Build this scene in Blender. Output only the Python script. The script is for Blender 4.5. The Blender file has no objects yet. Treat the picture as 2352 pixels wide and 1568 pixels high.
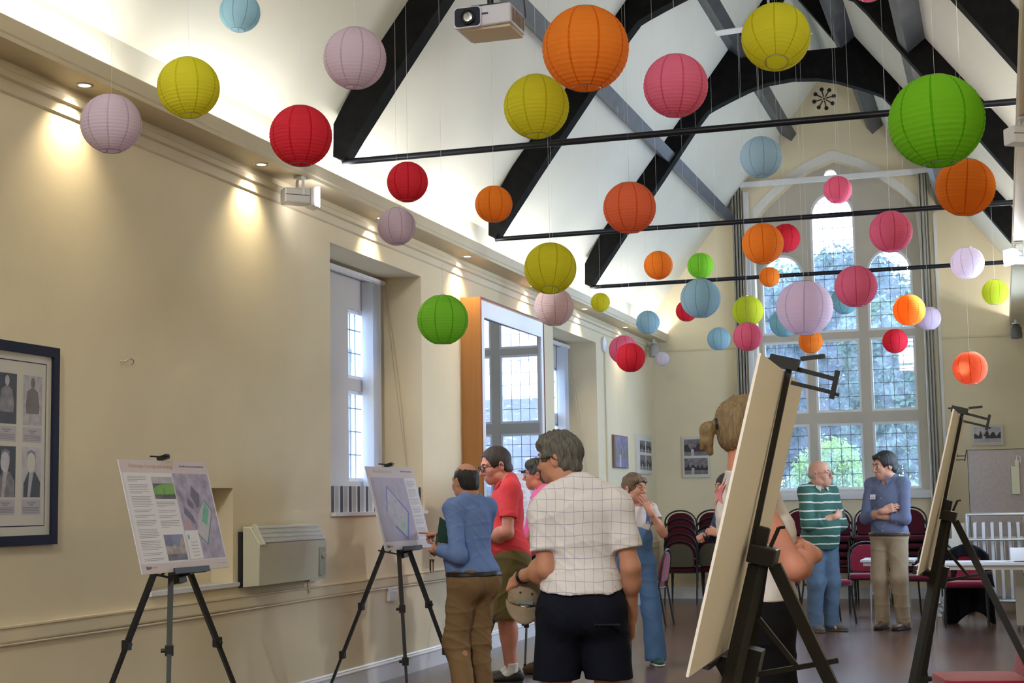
import bpy, math, random
import numpy as np
from mathutils import Vector, Matrix
random.seed(7); rng = np.random.RandomState(7)
scene = bpy.context.scene
COL = scene.collection
PI = math.pi

# ---------------------------------------------------------------- camera
CAM = np.array([4.857, 0.0, 1.40])
F_PX = 3542.5
yaw, pitch, roll = 0.305078, 0.105254, -0.0173807
cy_, sy_ = math.cos(yaw), math.sin(yaw)
fw = Vector((-sy_ * math.cos(pitch), cy_ * math.cos(pitch), math.sin(pitch)))
rt = Vector((cy_, sy_, 0)); up = rt.cross(fw)
r2 = math.cos(roll) * rt + math.sin(roll) * up
u2 = -math.sin(roll) * rt + math.cos(roll) * up
cam_data = bpy.data.cameras.new('camera')
cam_data.sensor_width = 36.0; cam_data.lens = F_PX / 2352 * 36.0
cam_data.clip_start = 0.05; cam_data.clip_end = 400
cam = bpy.data.objects.new('camera', cam_data); COL.objects.link(cam)
cam.matrix_world = Matrix(((r2.x, u2.x, -fw.x, CAM[0]), (r2.y, u2.y, -fw.y, CAM[1]), (r2.z, u2.z, -fw.z, CAM[2]), (0, 0, 0, 1)))
scene.camera = cam

# ---------------------------------------------------------------- view, world
scene.view_settings.view_transform = 'Standard'; scene.view_settings.look = 'None'
scene.view_settings.gamma = 1.0; scene.view_settings.use_curve_mapping = False
scene.view_settings.exposure = 1.2
world = bpy.data.worlds.new('world'); scene.world = world; world.use_nodes = True
nt = world.node_tree; bg = nt.nodes['Background']
bg.inputs['Color'].default_value = (0.62, 0.78, 1.0, 1); bg.inputs['Strength'].default_value = 5.4

ROOM_W, ROOM_Y, SILL = 5.46, 22.38, 1.43     # inner width, end wall, window sill height
def zceil(x): return 4.15 + 1.30 * min(x, ROOM_W - x)

def lamp(kind, name, loc, power, color, target=None, size=0.1, **kw):
    d = bpy.data.lights.new(name, kind); d.energy = power; d.color = color
    if kind == 'AREA':
        d.shape = 'RECTANGLE'; d.size = size; d.size_y = kw.get('size_y', size)
    else: d.shadow_soft_size = size
    if kind == 'SPOT': d.spot_size = kw.get('angle', 1.2); d.spot_blend = kw.get('blend', 0.6)
    o = bpy.data.objects.new(name, d); COL.objects.link(o); o.location = loc
    if target is not None:
        o.rotation_euler = (Vector(target) - Vector(loc)).to_track_quat('-Z', 'Y').to_euler()
    return o
WARM = (1.0, 0.83, 0.55); COOL = (1.0, 0.97, 0.92); UPL = (1.0, 0.99, 0.95); DAY = (0.72, 0.82, 1.0)
SPOT_Y = [0.8, 2.95, 5.1, 7.25, 9.4, 11.55, 13.68, 15.86, 18.02, 20.15]
for yy in SPOT_Y:                       # downlights recessed in the soffit of each cornice
    lamp('SPOT', 'downlight_lamp', (0.118, yy, 3.742), 20, WARM, (0.02, yy + 0.02, 2.6), 0.025, angle=1.9, blend=0.8)
    lamp('SPOT', 'downlight_lamp', (ROOM_W - 0.2, yy, 3.742), 9, WARM, (ROOM_W - 0.16, yy, 2.4), 0.025, angle=1.75, blend=0.9)
for i in range(11):                     # uplights hidden in the trough above each cornice
    yy = 0.4 + 2.15 * i
    lamp('AREA', 'uplight_lamp', (0.15, yy, 3.80), 5.5, UPL, (0.75, yy, 5.4), 1.7, size_y=0.05)
    lamp('AREA', 'uplight_lamp', (ROOM_W - 0.2, yy, 3.80), 5.5, UPL, (ROOM_W - 0.9, yy, 5.4), 1.7, size_y=0.05)
lamp('SPOT', 'floodlight_lamp', (0.32, 10.10, 3.62), 60, COOL, (2.6, 12.5, 2.4), 0.05, angle=2.0, blend=0.8)
lamp('SPOT', 'floodlight_lamp', (4.93, 14.84, 3.58), 100, COOL, (2.2, 12.0, 1.6), 0.09, angle=2.2, blend=0.8)
lamp('AREA', 'added_fill_light', (2.73, -1.2, 5.6), 130, UPL, (2.73, 4.0, 1.0), 1.2, size_y=1.2)  # unseen fill light added behind the camera, not a fitting of the hall
pt = lamp('AREA', 'window_portal', (2.73, 22.75, 3.6), 1, (1, 1, 1), (2.73, 10, 3.6), 2.3, size_y=4.8)
pt.data.cycles.is_portal = True
for yy in (14.87, 17.99):
    pr = lamp('AREA', 'window_portal', (ROOM_W + 0.35, yy, 2.4), 1, (1, 1, 1), (0, yy, 2.4), 1.9, size_y=2.0); pr.data.cycles.is_portal = True

# ---------------------------------------------------------------- materials
MATS = {}
def mat(name, color, rough=0.6, metal=0.0, spec=0.5, var=0.0, vscale=6.0, bump=0.0, bscale=40.0, emit=0.0, sheen=0.0, sss=0.0, trans=0.0, stretch=None):
    if name in MATS: return MATS[name]
    m = bpy.data.materials.new(name); m.use_nodes = True; n = m.node_tree; b = n.nodes['Principled BSDF']
    col = (color[0], color[1], color[2], 1); b.inputs['Base Color'].default_value = col
    b.inputs['Roughness'].default_value = rough; b.inputs['Metallic'].default_value = metal
    b.inputs['Specular IOR Level'].default_value = spec
    if sheen: b.inputs['Sheen Weight'].default_value = sheen
    if sss: b.inputs['Subsurface Weight'].default_value = sss; b.inputs['Subsurface Radius'].default_value = (0.02, 0.008, 0.004)
    if emit: b.inputs['Emission Color'].default_value = col; b.inputs['Emission Strength'].default_value = emit
    if var or bump:
        tc = n.nodes.new('ShaderNodeTexCoord'); src = tc.outputs['Object']
        if stretch:
            mp = n.nodes.new('ShaderNodeMapping'); mp.inputs['Scale'].default_value = stretch
            n.links.new(src, mp.inputs['Vector']); src = mp.outputs['Vector']
    if var:
        t = n.nodes.new('ShaderNodeTexNoise'); t.inputs['Scale'].default_value = vscale; t.inputs['Detail'].default_value = 5
        n.links.new(src, t.inputs['Vector'])
        r = n.nodes.new('ShaderNodeMapRange'); r.inputs['From Min'].default_value = 0.25; r.inputs['From Max'].default_value = 0.75
        r.inputs['To Min'].default_value = 1 - var; r.inputs['To Max'].default_value = 1 + var
        n.links.new(t.outputs['Fac'], r.inputs['Value'])
        mu = n.nodes.new('ShaderNodeVectorMath'); mu.operation = 'SCALE'; mu.inputs[0].default_value = color[:3]
        n.links.new(r.outputs['Result'], mu.inputs['Scale']); n.links.new(mu.outputs['Vector'], b.inputs['Base Color'])
    if bump:
        t = n.nodes.new('ShaderNodeTexNoise'); t.inputs['Scale'].default_value = bscale; t.inputs['Detail'].default_value = 4
        n.links.new(src, t.inputs['Vector'])
        bp = n.nodes.new('ShaderNodeBump'); bp.inputs['Strength'].default_value = bump; bp.inputs['Distance'].default_value = 0.01
        n.links.new(t.outputs['Fac'], bp.inputs['Height']); n.links.new(bp.outputs['Normal'], b.inputs['Normal'])
    if trans:
        tr = n.nodes.new('ShaderNodeBsdfTranslucent'); tr.inputs['Color'].default_value = col
        mx = n.nodes.new('ShaderNodeMixShader'); mx.inputs[0].default_value = trans
        out = n.nodes['Material Output']
        n.links.new(b.outputs[0], mx.inputs[1]); n.links.new(tr.outputs[0], mx.inputs[2]); n.links.new(mx.outputs[0], out.inputs[0])
    MATS[name] = m; return m

def glass_mat(name, tint=(1, 1, 1), refl=0.08, dust_haze=0.0):
    m = bpy.data.materials.new(name); m.use_nodes = True; n = m.node_tree; n.nodes.clear()
    out = n.nodes.new('ShaderNodeOutputMaterial'); t = n.nodes.new('ShaderNodeBsdfTransparent'); t.inputs[0].default_value = (*tint, 1)
    g = n.nodes.new('ShaderNodeBsdfGlossy'); g.inputs['Roughness'].default_value = 0.02
    mx = n.nodes.new('ShaderNodeMixShader'); mx.inputs[0].default_value = refl
    n.links.new(t.outputs[0], mx.inputs[1]); n.links.new(g.outputs[0], mx.inputs[2]); last = mx.outputs[0]
    if dust_haze:  # patchy dust film, tinted blue to put daylight haze into the panes
        tl = n.nodes.new('ShaderNodeBsdfTranslucent'); tl.inputs['Color'].default_value = (.62, .74, 1.0, 1); ns = n.nodes.new('ShaderNodeTexNoise'); ns.inputs['Scale'].default_value = 3.5; ns.inputs['Detail'].default_value = 7
        tc = n.nodes.new('ShaderNodeTexCoord'); n.links.new(tc.outputs['Object'], ns.inputs['Vector']); mr = n.nodes.new('ShaderNodeMapRange'); mr.inputs['From Min'].default_value = .35; mr.inputs['From Max'].default_value = .75; mr.inputs['To Min'].default_value = dust_haze * .4; mr.inputs['To Max'].default_value = dust_haze * 1.8
        n.links.new(ns.outputs['Fac'], mr.inputs['Value']); m2 = n.nodes.new('ShaderNodeMixShader'); n.links.new(mr.outputs['Result'], m2.inputs[0]); n.links.new(last, m2.inputs[1]); n.links.new(tl.outputs[0], m2.inputs[2]); last = m2.outputs[0]
    n.links.new(last, out.inputs[0]); return m

def pattern_mat(name, base, build, rough=0.8):
    m = bpy.data.materials.new(name); m.use_nodes = True; n = m.node_tree; b = n.nodes['Principled BSDF']
    b.inputs['Roughness'].default_value = rough; b.inputs['Specular IOR Level'].default_value = 0.25
    tc = n.nodes.new('ShaderNodeTexCoord')
    wn = n.nodes.new('ShaderNodeTexNoise'); wn.inputs['Scale'].default_value = 5.0; wn.inputs['Detail'].default_value = 2
    n.links.new(tc.outputs['Object'], wn.inputs['Vector'])
    sc = n.nodes.new('ShaderNodeVectorMath'); sc.operation = 'SCALE'; sc.inputs['Scale'].default_value = 0.035
    n.links.new(wn.outputs['Color'], sc.inputs[0])
    ad = n.nodes.new('ShaderNodeVectorMath'); n.links.new(tc.outputs['Object'], ad.inputs[0]); n.links.new(sc.outputs[0], ad.inputs[1])
    sep = n.nodes.new('ShaderNodeSeparateXYZ'); n.links.new(ad.outputs[0], sep.inputs[0])
    n.links.new(build(n, sep, base), b.inputs['Base Color']); return m

def line_mask(n, sock, period, width, off=0.0):
    a = n.nodes.new('ShaderNodeMath'); a.operation = 'MULTIPLY_ADD'; a.inputs[1].default_value = 1 / period; a.inputs[2].default_value = off + 50
    n.links.new(sock, a.inputs[0])
    f = n.nodes.new('ShaderNodeMath'); f.operation = 'FRACT'; n.links.new(a.outputs[0], f.inputs[0])
    l = n.nodes.new('ShaderNodeMath'); l.operation = 'LESS_THAN'; l.inputs[1].default_value = width / period; n.links.new(f.outputs[0], l.inputs[0])
    return l.outputs[0]
def mixc(n, fac, a, b):
    m = n.nodes.new('ShaderNodeMix'); m.data_type = 'RGBA'; n.links.new(fac, m.inputs['Factor'])
    for s, v in ((6, a), (7, b)):
        if isinstance(v, tuple): m.inputs[s].default_value = (*v, 1)
        else: n.links.new(v, m.inputs[s])
    return m.outputs[2]

def floor_mat():
    m = bpy.data.materials.new('oak_floor'); m.use_nodes = True; n = m.node_tree; b = n.nodes['Principled BSDF']
    tc = n.nodes.new('ShaderNodeTexCoord'); mp = n.nodes.new('ShaderNodeMapping'); mp.inputs['Rotation'].default_value = (0, 0, PI / 2)
    n.links.new(tc.outputs['Object'], mp.inputs['Vector'])
    br = n.nodes.new('ShaderNodeTexBrick'); br.inputs['Scale'].default_value = 1.0
    br.inputs['Brick Width'].default_value = 0.9; br.inputs['Row Height'].default_value = 0.07; br.inputs['Mortar Size'].default_value = 0.0015
    br.inputs['Color1'].default_value = (0.12, 0.058, 0.040, 1); br.inputs['Color2'].default_value = (0.17, 0.088, 0.060, 1); br.inputs['Mortar'].default_value = (0.06, 0.03, 0.015, 1)
    n.links.new(mp.outputs[0], br.inputs['Vector'])
    ns = n.nodes.new('ShaderNodeTexNoise'); ns.inputs['Scale'].default_value = 1.0; ns.inputs['Detail'].default_value = 8
    mp2 = n.nodes.new('ShaderNodeMapping'); mp2.inputs['Scale'].default_value = (60, 4, 1); n.links.new(tc.outputs['Object'], mp2.inputs['Vector']); n.links.new(mp2.outputs[0], ns.inputs['Vector'])
    mx = n.nodes.new('ShaderNodeMix'); mx.data_type = 'RGBA'; mx.blend_type = 'MULTIPLY'; mx.inputs['Factor'].default_value = 0.45
    n.links.new(br.outputs['Color'], mx.inputs[6]); n.links.new(ns.outputs['Fac'], mx.inputs[7]); n.links.new(mx.outputs[2], b.inputs['Base Color'])
    b.inputs['Roughness'].default_value = 0.24; b.inputs['Specular IOR Level'].default_value = 0.6; return m

WALL = mat('cream_wall_paint', (0.75, 0.66, 0.47), 0.75, var=0.05, vscale=1.5, bump=0.06, bscale=60, spec=0.3)
CEIL = mat('white_ceiling_plaster', (0.72, 0.72, 0.65), 0.8, var=0.03, vscale=1.2, bump=0.05, bscale=30, spec=0.2)
REVEAL = mat('pale_reveal_paint', (0.74, 0.72, 0.68), 0.7, var=0.03, vscale=3, spec=0.3)
CORN = mat('cream_cornice_paint', (0.66, 0.58, 0.41), 0.5, var=0.04, vscale=2, spec=0.4)
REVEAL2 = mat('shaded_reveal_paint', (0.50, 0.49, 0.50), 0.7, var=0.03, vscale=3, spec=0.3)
STONE = mat('taupe_stone_paint', (0.50, 0.46, 0.40), 0.75, var=0.05, vscale=4, bump=0.08, bscale=50)
WHITE = mat('white_gloss_paint', (0.72, 0.73, 0.76), 0.35, var=0.02, vscale=5)
BEAM = mat('black_stained_timber', (0.005, 0.005, 0.005), 0.7, var=0.5, vscale=3, bump=0.3, bscale=25, spec=0.10, stretch=(4, 1, 4))
PURL = mat('dark_grey_stained_timber', (0.050, 0.055, 0.068), 0.45, var=0.35, vscale=4, bump=0.2, bscale=25, spec=0.5)
IRON = mat('black_iron', (0.02, 0.022, 0.03), 0.4, 0.6)
LEAD = mat('dark_lead', (0.18, 0.21, 0.27), 0.5, 0.5)
GLASS = glass_mat('clear_window_glass', (0.93, 0.97, 1.0), 0.05, 0.10)
BLACK = mat('matt_black_plastic', (0.015, 0.016, 0.018), 0.45, spec=0.4)
CHROME = mat('polished_chrome', (0.7, 0.72, 0.75), 0.15, 1.0)
ALU = mat('brushed_aluminium', (0.62, 0.66, 0.72), 0.35, 0.9)
PAPERW = mat('white_board_print', (0.74, 0.72, 0.80), 0.6)
FOAM = mat('white_foamboard_back', (0.84, 0.80, 0.76), 0.7, var=0.02, vscale=3)

# ---------------------------------------------------------------- mesh helpers
class MB:
    def __init__(s): s.v = []; s.f = []; s.m = []
    def add(s, vs, fs, mi=0):
        b = len(s.v); s.v += [tuple(map(float, q)) for q in vs]; s.f += [tuple(i + b for i in q) for q in fs]; s.m += [mi] * len(fs); return s
    def box(s, lo, hi, mi=0):
        (a, b, c), (d, e, f) = lo, hi
        return s.add([(a, b, c), (d, b, c), (d, e, c), (a, e, c), (a, b, f), (d, b, f), (d, e, f), (a, e, f)],
                     [(0, 3, 2, 1), (4, 5, 6, 7), (0, 1, 5, 4), (1, 2, 6, 5), (2, 3, 7, 6), (3, 0, 4, 7)], mi)
    def obox(s, c, h, R, mi=0):          # oriented box: centre, half sizes, 3x3 columns
        c = np.array(c, float); R = np.array(R, float)
        vs = [c + R @ (np.array(h) * np.array(q)) for q in ((-1, -1, -1), (1, -1, -1), (1, 1, -1), (-1, 1, -1), (-1, -1, 1), (1, -1, 1), (1, 1, 1), (-1, 1, 1))]
        return s.add(vs, [(0, 3, 2, 1), (4, 5, 6, 7), (0, 1, 5, 4), (1, 2, 6, 5), (2, 3, 7, 6), (3, 0, 4, 7)], mi)
    def bar(s, p, q, w, h, mi=0, upv=(0, 0, 1)):   # rectangular bar p->q; w across, h along upv side
        p = np.array(p, float); q = np.array(q, float); d = q - p; L = np.linalg.norm(d); d /= L
        a = np.cross(d, upv); a /= np.linalg.norm(a) + 1e-12; b = np.cross(a, d)
        return s.obox((p + q) / 2, (w / 2, L / 2, h / 2), np.array([a, d, b]).T, mi)
    def tube(s, pts, r, n=8, mi=0, cap=True):
        P = [np.array(q, float) for q in pts]; R = r if isinstance(r, (list, tuple)) else [r] * len(P); vs = []; fs = []
        prev = None
        for i, p in enumerate(P):
            t = (P[min(i + 1, len(P) - 1)] - P[max(i - 1, 0)]); t /= np.linalg.norm(t) + 1e-12
            if prev is None:
                a = np.cross(t, (0, 0, 1));
                if np.linalg.norm(a) < 1e-3: a = np.cross(t, (1, 0, 0))
            else: a = prev - t * np.dot(prev, t)
            a /= np.linalg.norm(a) + 1e-12; prev = a; b = np.cross(t, a)
            for k in range(n): vs.append(p + R[i] * (math.cos(2 * PI * k / n) * a + math.sin(2 * PI * k / n) * b))
        for i in range(len(P) - 1):
            for k in range(n): k2 = (k + 1) % n; fs.append((i * n + k, i * n + k2, (i + 1) * n + k2, (i + 1) * n + k))
        if cap: fs.append(tuple(range(n))[::-1]); fs.append(tuple((len(P) - 1) * n + k for k in range(n)))
        return s.add(vs, fs, mi)
    def lathe(s, prof, n=24, c=(0, 0, 0), mi=0, axis=2, cap=True):
        vs = []; fs = []
        for (r, z) in prof:
            for k in range(n):
                a = 2 * PI * k / n; q = [r * math.cos(a), r * math.sin(a), z]
                if axis == 0: q = [q[2], q[0], q[1]]
                if axis == 1: q = [q[1], q[2], q[0]]
                vs.append((q[0] + c[0], q[1] + c[1], q[2] + c[2]))
        for i in range(len(prof) - 1):
            for k in range(n): k2 = (k + 1) % n; fs.append((i * n + k, i * n + k2, (i + 1) * n + k2, (i + 1) * n + k))
        if cap: fs.append(tuple(range(n))[::-1]); fs.append(tuple((len(prof) - 1) * n + k for k in range(n)))
        return s.add(vs, fs, mi)
    def prism(s, poly, a0, a1, axis=1, mi=0):      # poly in the other two coords, extruded along axis
        n = len(poly)
        def P(u, v, w): return {0: (w, u, v), 1: (u, w, v), 2: (u, v, w)}[axis]
        vs = [P(u, v, a0) for u, v in poly] + [P(u, v, a1) for u, v in poly]
        fs = [tuple(range(n)), tuple(range(n, 2 * n))[::-1]] + [(i, i + n, (i + 1) % n + n, (i + 1) % n) for i in range(n)]
        return s.add(vs, fs, mi)
    def quad(s, a, b, c, d, mi=0): return s.add([a, b, c, d], [(0, 1, 2, 3)], mi)
    def xf(s, M):
        M = np.array(M); s.v = [tuple(M[:3, :3] @ np.array(q) + M[:3, 3]) for q in s.v]; return s
    def build(s, name, mats, parent=None, smooth=False, world=True, bevel=0.0, label=None):
        me = bpy.data.meshes.new(name); vs = s.v
        if parent is not None and world:
            Mi = np.array(world_matrix(parent).inverted()); vs = [tuple(Mi[:3, :3] @ np.array(q) + Mi[:3, 3]) for q in vs]
        org = None
        if parent is None and len(vs):            # origin at the base centre
            A = np.array(vs); org = np.array([(A[:, 0].min() + A[:, 0].max()) / 2, (A[:, 1].min() + A[:, 1].max()) / 2, A[:, 2].min()]); vs = A - org
        me.from_pydata([tuple(map(float, q)) for q in vs], [], s.f); me.update()
        for m_ in (mats if isinstance(mats, (list, tuple)) else [mats]): me.materials.append(m_)
        me.polygons.foreach_set('material_index', s.m)
        import bmesh
        bm = bmesh.new(); bm.from_mesh(me); bmesh.ops.recalc_face_normals(bm, faces=bm.faces); bm.to_mesh(me); bm.free()
        if smooth:
            me.polygons.foreach_set('use_smooth', [True] * len(me.polygons))
            try: me.set_sharp_from_angle(angle=math.radians(40))
            except Exception: pass
        o = bpy.data.objects.new(name, me); COL.objects.link(o)
        if org is not None: o.location = org
        if parent is not None: o.parent = parent
        if bevel:
            b = o.modifiers.new('bevel', 'BEVEL'); b.width = bevel; b.segments = 2; b.limit_method = 'ANGLE'
        if label: o['label'] = label
        return o
def world_matrix(o):
    M = o.matrix_basis.copy(); p = o.parent
    while p is not None: M = p.matrix_basis @ M; p = p.parent
    return M
def tag(o, label, cat, group=None):
    o['label'] = label; o['category'] = cat
    if group: o['group'] = group
    return o
def thing(name, label, cat, loc=(0, 0, 0), rz=0.0, group=None):
    o = bpy.data.objects.new(name, None); COL.objects.link(o); o.empty_display_size = 0.1
    o.location = loc; o.rotation_euler = (0, 0, rz); return tag(o, label, cat, group)
def structure(o): o['kind'] = 'structure'; return o
def copy_tree(o, parent=None):
    c = o.copy(); COL.objects.link(c); c.parent = parent
    for ch in list(o.children): copy_tree(ch, c)
    return c
def rotz(a): c, s = math.cos(a), math.sin(a); return np.array([[c, -s, 0], [s, c, 0], [0, 0, 1.0]])
# ================================================================ THE ROOM
def panels(mb, axis, at, thick, u0, u1, z0, z1, holes):   # wall slab with rectangular holes; axis 0: plane X=at, u=Y
    us = sorted({u0, u1, *[h[0] for h in holes], *[h[1] for h in holes]})
    for a, b in zip(us[:-1], us[1:]):
        m = (a + b) / 2; hs = sorted([(h[2], h[3]) for h in holes if h[0] <= m <= h[1]]); z = z0
        for (p, q) in hs + [(z1, z1)]:
            if p > z + 1e-6:
                if axis == 0: mb.box((min(at, at + thick), a, z), (max(at, at + thick), b, p))
                else: mb.box((a, min(at, at + thick), z), (b, max(at, at + thick), p))
            z = max(z, q)
W1, W3, NI = (10.79, 12.75, 1.36, 3.435), (17.00, 18.98, 1.36, 3.435), (8.17, 9.22, 0.92, 1.54)
m = MB(); panels(m, 0, 0.0, -0.42, -4.0, 22.38, 0, 4.16, [W1, W3, NI])
structure(m.build('wall_left', WALL))
m = MB()                                                    # outer skin behind the recesses, holding the leaded lights
def bay(y0): return [(y0 + 0.36, y0 + 0.74, 1.62, 2.40), (y0 + 0.36, y0 + 0.74, 2.50, 3.10), (y0 + 1.30, y0 + 1.70, 1.62, 2.40), (y0 + 1.30, y0 + 1.70, 2.50, 3.10)]
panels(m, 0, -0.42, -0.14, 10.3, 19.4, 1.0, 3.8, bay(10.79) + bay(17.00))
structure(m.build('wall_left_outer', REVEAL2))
m = MB(); m.box((-0.42, 8.0, 0.7), (-0.16, 9.4, 1.7)); structure(m.build('wall_niche_back', WALL))
WR = [(13.89, 15.85, 1.36, 3.435), (17.00, 18.98, 1.36, 3.435)]
m = MB(); panels(m, 0, ROOM_W, 0.42, -4.0, 22.38, 0, 4.16, WR); structure(m.build('wall_right', WALL))
m = MB(); m.box((-0.45, -4.3, 0), (ROOM_W + 0.45, -4.0, 8.0)); structure(m.build('wall_back', WALL))
m = MB(); m.box((-0.45, -4.3, -0.1), (ROOM_W + 0.45, 22.7, 0)); structure(m.build('floor', floor_mat()))
# ceiling: two plaster slopes
m = MB(); cx = ROOM_W / 2; za = zceil(cx)
m.add([(-0.42, -4.3, 4.15 - 0.546), (cx, -4.3, za), (cx, 22.9, za), (-0.42, 22.9, 4.15 - 0.546), (-0.42, -4.3, 3.8), (cx, -4.3, za + .2), (cx, 22.9, za + .2), (-0.42, 22.9, 3.8)],
      [(0, 1, 2, 3), (4, 7, 6, 5), (0, 4, 5, 1), (2, 6, 7, 3), (0, 3, 7, 4)])
m.add([(ROOM_W + 0.42, -4.3, 4.15 - 0.546), (cx, -4.3, za), (cx, 22.9, za), (ROOM_W + 0.42, 22.9, 4.15 - 0.546), (ROOM_W + 0.42, -4.3, 3.8), (cx, -4.3, za + .2), (cx, 22.9, za + .2), (ROOM_W + 0.42, 22.9, 3.8)],
      [(0, 3, 2, 1), (4, 5, 6, 7), (0, 1, 5, 4), (2, 3, 7, 6), (0, 4, 7, 3)])
structure(m.build('ceiling', CEIL))

# end wall with a pointed-arch window recess
AXL, AXR, SPR = 1.55, 3.90, 5.46
ARCH = [(1.55, 4.9), (1.553, 5.2), (1.59, 5.50), (1.683, 5.62), (1.79, 5.73), (2.13, 6.02), (2.40, 6.17), (2.725, 6.29)]
def arch_z(x, grow=0.0):
    xs = x if x <= 2.725 else 5.45 - x
    A = [(a - grow * (1 - i / 9), z + grow * (0.2 + 0.75 * i / 7)) for i, (a, z) in enumerate(ARCH)]
    for (a, b), (c, d) in zip(A[:-1], A[1:]):
        if a <= xs <= c: return b + (d - b) * (xs - a) / (c - a + 1e-9)
    return A[-1][1] if xs > A[-1][0] else A[0][1]
WS = SILL
xs = [-0.42, AXL] + [AXL + (AXR - AXL) * (i / 60) for i in range(1, 60)] + [AXR, ROOM_W + 0.42]
m = MB(); Y0, Y1 = ROOM_Y, ROOM_Y + 0.30
m.box((-0.42, Y0, 0), (AXL, Y1, 4.2)); m.box((AXR, Y0, 0), (ROOM_W + 0.42, Y1, 4.2)); m.box((AXL, Y0, 0), (AXR, Y1, WS))
m.prism([(-0.0, 4.2), (AXL, 4.2), (AXL, zceil(AXL) + .05), (-0.0, 4.2 + 0.0)], Y0, Y1, 1)
m.prism([(ROOM_W, 4.2), (AXR, 4.2), (AXR, zceil(AXR) + .05), (ROOM_W, 4.2)], Y0, Y1, 1)
for a, b in zip(xs[1:-2], xs[2:-1]):
    m.prism([(a, arch_z(a)), (b, arch_z(b)), (b, zceil(b) + .05), (a, zceil(a) + .05)], Y0, Y1, 1)
structure(m.build('wall_end', WALL))
m = MB()                                                    # pale chamfer band round the arch
for a, b in zip(xs[1:-2], xs[2:-1]):
    m.prism([(a, arch_z(a)), (b, arch_z(b)), (b, arch_z(b, .14)), (a, arch_z(a, .14))], Y0 - 0.012, Y0 + 0.02, 1)
m.box((AXL - 0.10, Y0 - 0.012, WS), (AXL, Y0 + 0.02, 5.46)); m.box((AXR, Y0 - 0.012, WS), (AXR + 0.10, Y0 + 0.02, 5.46))
structure(m.build('trim_1', REVEAL))
# stone window wall with lancet lights
COLS = [(1.60, 2.235), (2.345, 2.99), (3.125, 3.77)]
def top_round(xa, xb, x, zs, rise):
    t = (x - (xa + xb) / 2) / ((xb - xa) / 2); return zs + rise * math.sqrt(max(0, 1 - t * t))
def light_rows(ci): 
    zs, rise = ((4.62, .36), (5.50, .36), (4.62, .36))[ci]
    return [(1.53, 2.485, None), (2.64, 3.70, None), (3.80, zs, rise)]
m = MB(); YW0, YW1 = 22.60, 22.70
edges = [AXL] + [c for col in COLS for c in col] + [AXR]
for i in range(0, 8, 2): m.box((edges[i], YW0, WS), (edges[i + 1], YW1, 6.4))
for ci, (xa, xb) in enumerate(COLS):
    rows = light_rows(ci); m.box((xa, YW0, WS), (xb, YW1, rows[0][0])); m.box((xa, YW0, rows[0][1]), (xb, YW1, rows[1][0])); m.box((xa, YW0, rows[1][1]), (xb, YW1, rows[2][0]))
    N = 28
    for k in range(N):
        a = xa + (xb - xa) * k / N; b = xa + (xb - xa) * (k + 1) / N
        m.prism([(a, top_round(xa, xb, a, rows[2][1], rows[2][2])), (b, top_round(xa, xb, b, rows[2][1], rows[2][2])), (b, 5.98 if ci == 1 else 6.4), (a, 5.98 if ci == 1 else 6.4)], YW0, YW1, 1)
    if ci == 1:                                             # small round eye above the centre lancet
        cxq, czq, rq = (xa + xb) / 2, 6.11, 0.09
        for k in range(N):
            a = xa + (xb - xa) * k / N; b = xa + (xb - xa) * (k + 1) / N
            za_ = math.sqrt(max(0, rq * rq - (a - cxq) ** 2)); zb_ = math.sqrt(max(0, rq * rq - (b - cxq) ** 2))
            m.prism([(a, 5.98), (b, 5.98), (b, czq - zb_), (a, czq - za_)], YW0, YW1, 1); m.prism([(a, czq + za_), (b, czq + zb_), (b, 6.4), (a, 6.4)], YW0, YW1, 1)
structure(m.build('wall_window_stone', STONE))
m = MB(); m.box((AXL, 22.70, 0), (AXR, 22.74, WS)); structure(m.build('wall_end_outer', STONE))
def leads(mb, xa, xb, z0, z1, Y, ncol=4, dz=0.188, top=None, ax=1):
    r = 0.0036
    def bx(u0, u1, za, zb):
        if ax == 1: mb.box((u0, Y - .006, za), (u1, Y + .006, zb))
        else: mb.box((Y - .006, u0, za), (Y + .006, u1, zb))
    for i in range(1, ncol):
        x = xa + (xb - xa) * i / ncol; bx(x - r, x + r, z0, top(x) if top else z1)
    z = z0 + dz
    while z < z1 - 0.04:
        if top:
            zz = [x for x in np.linspace(xa, xb, 41) if top(x) > z]
            if zz: bx(min(zz), max(zz), z - r, z + r)
        else: bx(xa, xb, z - r, z + r)
        z += dz
YG = 22.655
w = thing('window_1', 'tall three-light arched window with leaded panes in the end wall', 'window', (2.7, YG, WS)); structure(w)
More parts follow.
